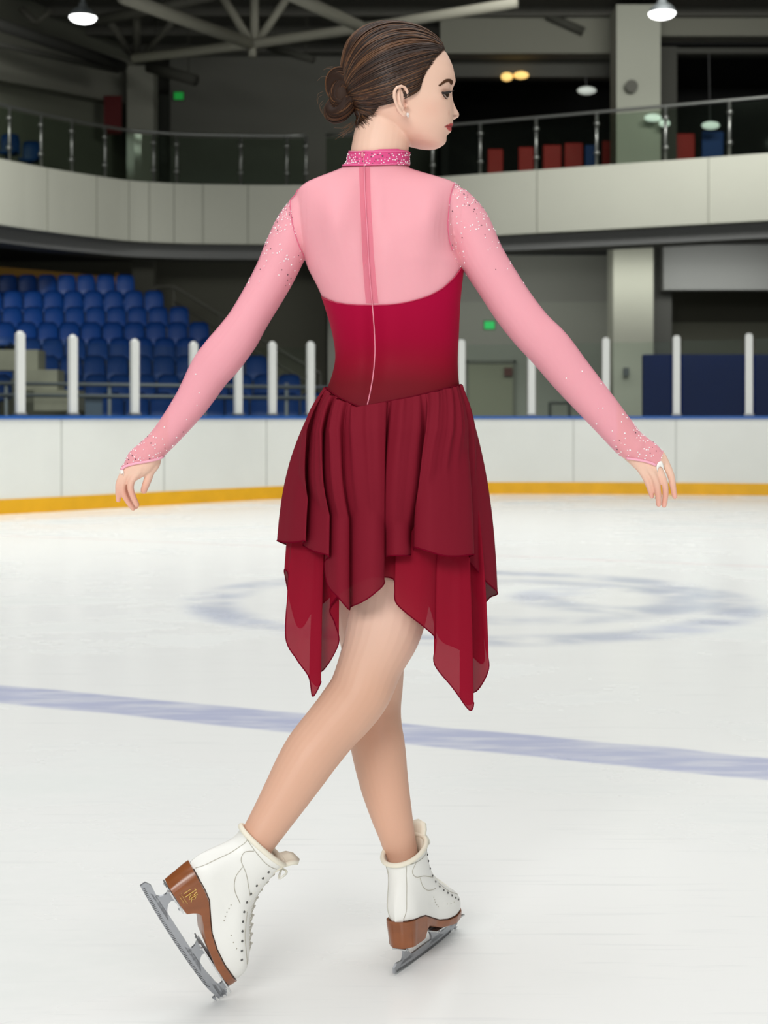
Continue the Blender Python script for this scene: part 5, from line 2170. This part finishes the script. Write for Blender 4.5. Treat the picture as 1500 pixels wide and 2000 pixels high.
def make_skate(label, org, F, U, side, gold):
    F, U = Vector(F).normalized(), Vector(U)
    U = (U - F * U.dot(F)).normalized()
    L = U.cross(F)                       # left of the boot
    org = Vector(org)
    T = lambda p: org + F * p[0] + L * p[1] + U * p[2]
    # boot upper
    A = catmull(RINGS, 4)
    n = 56
    rings = []
    for j, (xb, zb, xf, zf, hw) in enumerate(A):
        lvl = j / (len(A) - 1)
        r = []
        for k in range(n):
            a = 2 * math.pi * k / n
            t = .5 - .5 * math.cos(a)
            x = xb + (xf - xb) * t
            foot = plan_w(t)
            shaft = math.sqrt(max(0, 1 - (2 * t - 1) ** 2)) ** 0.9
            mixv = min(1, max(0, (lvl - .25) / .35))
            y = hw * (foot * (1 - mixv) + shaft * mixv) * (1 if a < math.pi else -1)
            if k == 0 or 2 * k == n:
                y = 0
            tz = t * t * (3 - 2 * t)
            z = zb + (zf - zb) * (t * mixv + tz * (1 - mixv))
            if lvl < .12:
                z = z * (lvl / .12) + s_top(x) * (1 - lvl / .12)
            r.append(T((x, y, z)))
        rings.append(r)
    mb = MB()
    vs = [v for r in rings for v in r]
    fs = []
    for i in range(len(rings) - 1):
        for k in range(n):
            fs.append((i * n + k, i * n + (k + 1) % n, (i + 1) * n + (k + 1) % n, (i + 1) * n + k))
    fs.append(tuple(range(n))[::-1])
    c0 = sum(rings[8], Vector()) / n
    a_, b_, c_ = vs[fs[8 * n][0]], vs[fs[8 * n][1]], vs[fs[8 * n][2]]
    if (b_ - a_).cross(c_ - a_).dot(a_ - c0) < 0:
        fs = [q[::-1] for q in fs]
    mb.add(vs, fs)
    sk = mb.build('ice_skate', M_boot, person, True)
    sk['label'] = label
    sd = sk.modifiers.new('t', 'SOLIDIFY')
    sd.thickness = .002
    sd.offset = -1
    bb = BVHTree.FromPolygons([tuple(v) for v in vs], fs)

    def side_pt(x, z, sgn, off):
        """point on the boot surface seen from one side at boot coordinates x, z"""
        o_ = T((x, sgn * .2, z))
        p, nn_, _, _ = bb.ray_cast(o_, L * -sgn)
        if p is None:
            return T((x, sgn * .03, z))
        return p + L * (sgn * off)

    # padded top roll
    MB().tube([v + (U * -.002) for v in rings[-1]], .0046, 10, closed=True).build('boot_collar', M_cuffp, sk, True)
    tg = MB()
    vsT, fsT = [], []
    for i, (x, z) in enumerate(((.118, .168), (.116, .195), (.117, .218), (.123, .236), (.131, .244))):
        for k, yy in enumerate((-.022, -.012, 0, .012, .022)):
            vsT.append(T((x - abs(yy) * .35, yy * (1 if i < 4 else .8), z - abs(yy) * (.15 if i > 2 else 0))))
    for i in range(4):
        for k in range(4):
            fsT.append((i * 5 + k, i * 5 + k + 1, (i + 1) * 5 + k + 1, (i + 1) * 5 + k))
    tg.add(vsT, fsT)
    to = tg.build('tongue', M_cuffp, sk, True)
    s2 = to.modifiers.new('t', 'SOLIDIFY')
    s2.thickness = .006
    # sole and heel
    X = [.0135, .0145, .016, .018, .0205, .0235] + list(np.linspace(.027, .252, 56))
    vs, fs = [], []
    for x in X:
        t = (x - .013) / (.253 - .013)
        w = .0385 * float(plan_w(min(max(t, .001), .988))) * .98
        if x < .04:
            w = .0385 * .74 * math.sqrt(max(.02, 1 - ((.04 - x) / .027) ** 2)) ** .8
        zt, zb = float(s_top(x)) + .002, float(s_bot(x))
        wb = w * (0.90 if x < .08 else .95)
        xb = x + (.004 if x < .03 else 0)
        for (yy, zz, xx) in ((-w, zt, x), (-w * 1.01, zt * .85 + zb * .15, x), (-wb, zb + .001, xb), (-wb * .9, zb, xb), (wb * .9, zb, xb), (wb, zb + .001, xb), (w * 1.01, zt * .85 + zb * .15, x), (w, zt, x)):
            vs.append(T((xx, yy, zz)))
    m = 8
    for i in range(len(X) - 1):
        for k in range(m):
            l = (k + 1) % m
            fs.append((i * m + k, (i + 1) * m + k, (i + 1) * m + l, i * m + l))
    fs.append(tuple(range(m)))
    fs.append(tuple((len(X) - 1) * m + k for k in range(m))[::-1])
    so_ = MB().add(vs, fs).build('sole', M_sole, sk, True)
    so_['label'] = 'brown stacked heel and sole'
    e_ = so_.modifiers.new('e', 'EDGE_SPLIT')
    e_.split_angle = math.radians(40)
    # dark welt line between boot and sole
    wl = MB()
    wl.tube([side_pt(x, float(s_top(x)) + .0035, sg, .0004) for sg in (1,) for x in np.linspace(.02, .238, 40)], .0010, 5)
    wl.tube([side_pt(x, float(s_top(x)) + .0035, -1, .0004) for x in np.linspace(.02, .238, 40)], .0010, 5)
    wl.build('welt', mat('welt_brown', C(70, 38, 20), 0.6), sk, True)
    # blade: runner, stanchions, toe pick
    bl = MB()
    h = .0022

    def plate2(xs, bot, top, th=h):
        vs, fs = [], []
        for x, b0, t0 in zip(xs, bot, top):
            x0 = x if not isinstance(x, tuple) else x[0]
            x1 = x if not isinstance(x, tuple) else x[1]
            vs.extend([T((x0, -th, b0)), T((x0, th, b0)), T((x1, th, t0)), T((x1, -th, t0))])
        for i in range(len(xs) - 1):
            for k in range(4):
                l = (k + 1) % 4
                fs.append((i * 4 + k, i * 4 + l, (i + 1) * 4 + l, (i + 1) * 4 + k))
        q = len(xs) - 1
        fs.append((0, 3, 2, 1))
        fs.append((q * 4, q * 4 + 1, q * 4 + 2, q * 4 + 3))
        bl.add(vs, fs)

    rk = lambda x: .00022 * ((x - .12) / .01) ** 2 * .12 + max(0, (x - .215) / .04) ** 2 * .004
    xs = list(np.linspace(-.003, .262, 54))
    top = [np.interp(x, [-.003, .008, .03, .14, .20, .235, .262], [.014, .0195, .017, .0165, .017, .021, .028]) for x in xs]
    plate2(xs, [rk(x) for x in xs], top)

    def stanchion(rows_):
        vs, fs = [], []
        for z, xl, xr in catmull(rows_, 5):
            vs.extend([T((xl, -h, z)), T((xr, -h, z)), T((xr, h, z)), T((xl, h, z))])
        m_ = len(vs) // 4
        for i in range(m_ - 1):
            for k in range(4):
                l = (k + 1) % 4
                fs.append((i * 4 + k, i * 4 + l, (i + 1) * 4 + l, (i + 1) * 4 + k))
        fs.append((0, 3, 2, 1))
        fs.append(tuple((m_ - 1) * 4 + k for k in range(4)))
        bl.add(vs, fs)

    stanchion([(.011, .018, .082), (.015, .026, .071), (.020, .033, .062), (.026, .036, .055), (.032, .0365, .053), (.037, .034, .056), (.0415, .028, .064)])      # heel
    stanchion([(.010, .140, .200), (.014, .147, .190), (.018, .150, .181), (.025, .149, .173), (.031, .145, .173), (.0385, .139, .180)])                       # ball of the foot
    stanchion([(.014, .230, .262), (.020, .2375, .262), (.027, .240, .2585), (.0375, .236, .2535)])                                                          # toe
    for zz in range(4):                                                                                                               # pick teeth
        x, z = .2605 + .0012 * zz, .005 + .0062 * zz
        bl.add([T((x - .006, -h, z - .003)), T((x - .006, h, z - .003)), T((x + .004, h, z)), T((x + .004, -h, z)), T((x - .006, -h, z + .003)), T((x - .006, h, z + .003))],
               [(0, 1, 2, 3), (3, 2, 5, 4), (0, 3, 4), (1, 5, 2), (0, 4, 5, 1)])
    bo_ = bl.build('blade', M_blade, sk, False)
    bo_['label'] = 'steel figure blade with toe pick'
    rg = MB()                                                       # ground edge: fine cross-hatched strip along the runner
    for i in range(64):
        x = .004 + i * .0036
        for sg in (-1, 1):
            a, b2 = T((x, sg * (h + .0003), rk(x) + .0006)), T((x + .0014, sg * (h + .0003), rk(x) + .0052))
            rg.beam(a, b2, .0007, .0005, up=tuple(L))
    rg.build('ground_edge', M_hook, sk)
    pp = MB()
    for x0, x1, w, z in ((.020, .076, .019, .0405), (.142, .250, .026, .0355)):
        q = [T((x0, -w * .7, z)), T((x1, -w, z)), T((x1, w, z)), T((x0, w * .7, z))]
        pp.hexa([v - U * .0025 for v in q], q)
        for xx in (x0 + .008, x1 - .008):
            for sg in (-1, 1):
                pp.sphere(T((xx, sg * w * .7, z - .003)), .0028, 8, 6)
    pp.build('mounting_plate', M_plate, sk)
    # stitching lines on both sides
    stl = MB()
    for sg in (-1, 1):
        for pts in ([(.020, .095), (.024, .125), (.030, .155), (.030, .178), (.026, .192)],
                    [(.045, .190), (.040, .176), (.048, .164), (.070, .160), (.094, .152), (.112, .146)],
                    [(.058, .160), (.066, .142), (.084, .130), (.110, .126)],
                    [(.020, .190), (.050, .192), (.080, .197), (.102, .206)],
                    [(.135, .128), (.165, .106), (.196, .092), (.222, .082)]):
            q = [side_pt(p[0], p[1], sg, .0001) for p in catmull(pts, 6)]
            stl.tube(q, .0007, 5)
    # eyelets, hooks and laces up the front
    ey = MB()
    lc = MB()
    ctr = [(.222, .093), (.206, .101), (.191, .110), (.176, .119), (.162, .128), (.149, .138), (.138, .150), (.130, .163), (.124, .178), (.119, .193), (.115, .206)]
    prev = None
    for i, (x, z) in enumerate(ctr):
        row = []
        for sg in (-1, 1):
            o_ = T((x - .020, sg * .2, z - .014))
            p, _, _, _ = bb.ray_cast(o_, L * -sg)
            if p is None:
                p = T((x - .020, sg * .026, z - .014))
            ey.sphere(p, .0022, 8, 6)
            row.append(p)
        mid_ = T((x + .0015, 0, z + .002))
        if prev:
            lc.tube([prev[0], prev[0].lerp(mid_, .45) + (F + U) * .004, mid_ + (F + U) * .002, row[1].lerp(mid_, .45) + (F + U) * .004, row[1]], .0018, 6)
            lc.tube([prev[1], prev[1].lerp(mid_, .45) + (F + U) * .0045, mid_ + (F + U) * .003, row[0].lerp(mid_, .45) + (F + U) * .0045, row[0]], .0018, 6)
        prev = row
    kn = T((.118, 0, .214)) + F * .004
    for sg in (-1, 1):
        lc.tube(catmull([tuple(q) for q in (kn, kn + L * (sg * .014) + U * .004 + F * .003, kn + L * (sg * .022) - U * .008 + F * .001, kn + L * (sg * .012) - U * .012 + F * .004, kn)], 5).tolist(), .0019, 6)
    ey.build('eyelets', M_hook, sk, True)
    lc.build('laces', M_lace, sk, True)
    # small punch marks on the vamp
    pm = stl
    for (x, z) in ((.150, .086), (.163, .083), (.176, .082), (.104, .112), (.108, .106), (.112, .100), (.117, .094), (.122, .089)):
        for sg in (-1, 1):
            pm.sphere(side_pt(x, z, sg, .0), .0012, 6, 4)
    stl.build('stitching', M_stitch, sk, True)
    if gold:
        # gold script and two lines of small print on the outer side of the heel
        gd = MB()
        def hp(x, z):
            t = (x - .013) / .24
            w = .0385 * float(plan_w(t)) * .98
            return T((x, side * (w * .965 + .0012), z))
        for stroke in ([(.040, .078), (.040, .058)], [(.036, .077), (.046, .077)], [(.046, .078), (.046, .056)], [(.050, .076), (.052, .070), (.048, .066), (.053, .060)], [(.054, .076), (.054, .060)], [(.056, .072), (.059, .068), (.056, .064), (.060, .060)]):
            gd.tube([hp(*p) for p in stroke], .0008, 5)
        for zz, x0, x1 in ((.053, .037, .058), (.049, .040, .055)):
            xx = x0
            while xx < x1:
                gd.tube([hp(xx, zz), hp(xx + .0012, zz + .0012)], .0005, 4)
                xx += .0026
        gd.build('gold_emblem', M_gold, sk)
    return sk


# trailing skate (right foot), toe pick on the ice
make_skate('white figure skate on the trailing right foot, toe pick touching the ice', W(271, 1735, 2.375), (.113, .083, -.2205), (.84, .22, .53), -1, True)
# standing skate (left foot)
make_skate('white figure skate on the standing left foot', W(771, 1905, 2.571), (.466, .885, .0), (-.07, 0, .997), 1, False)
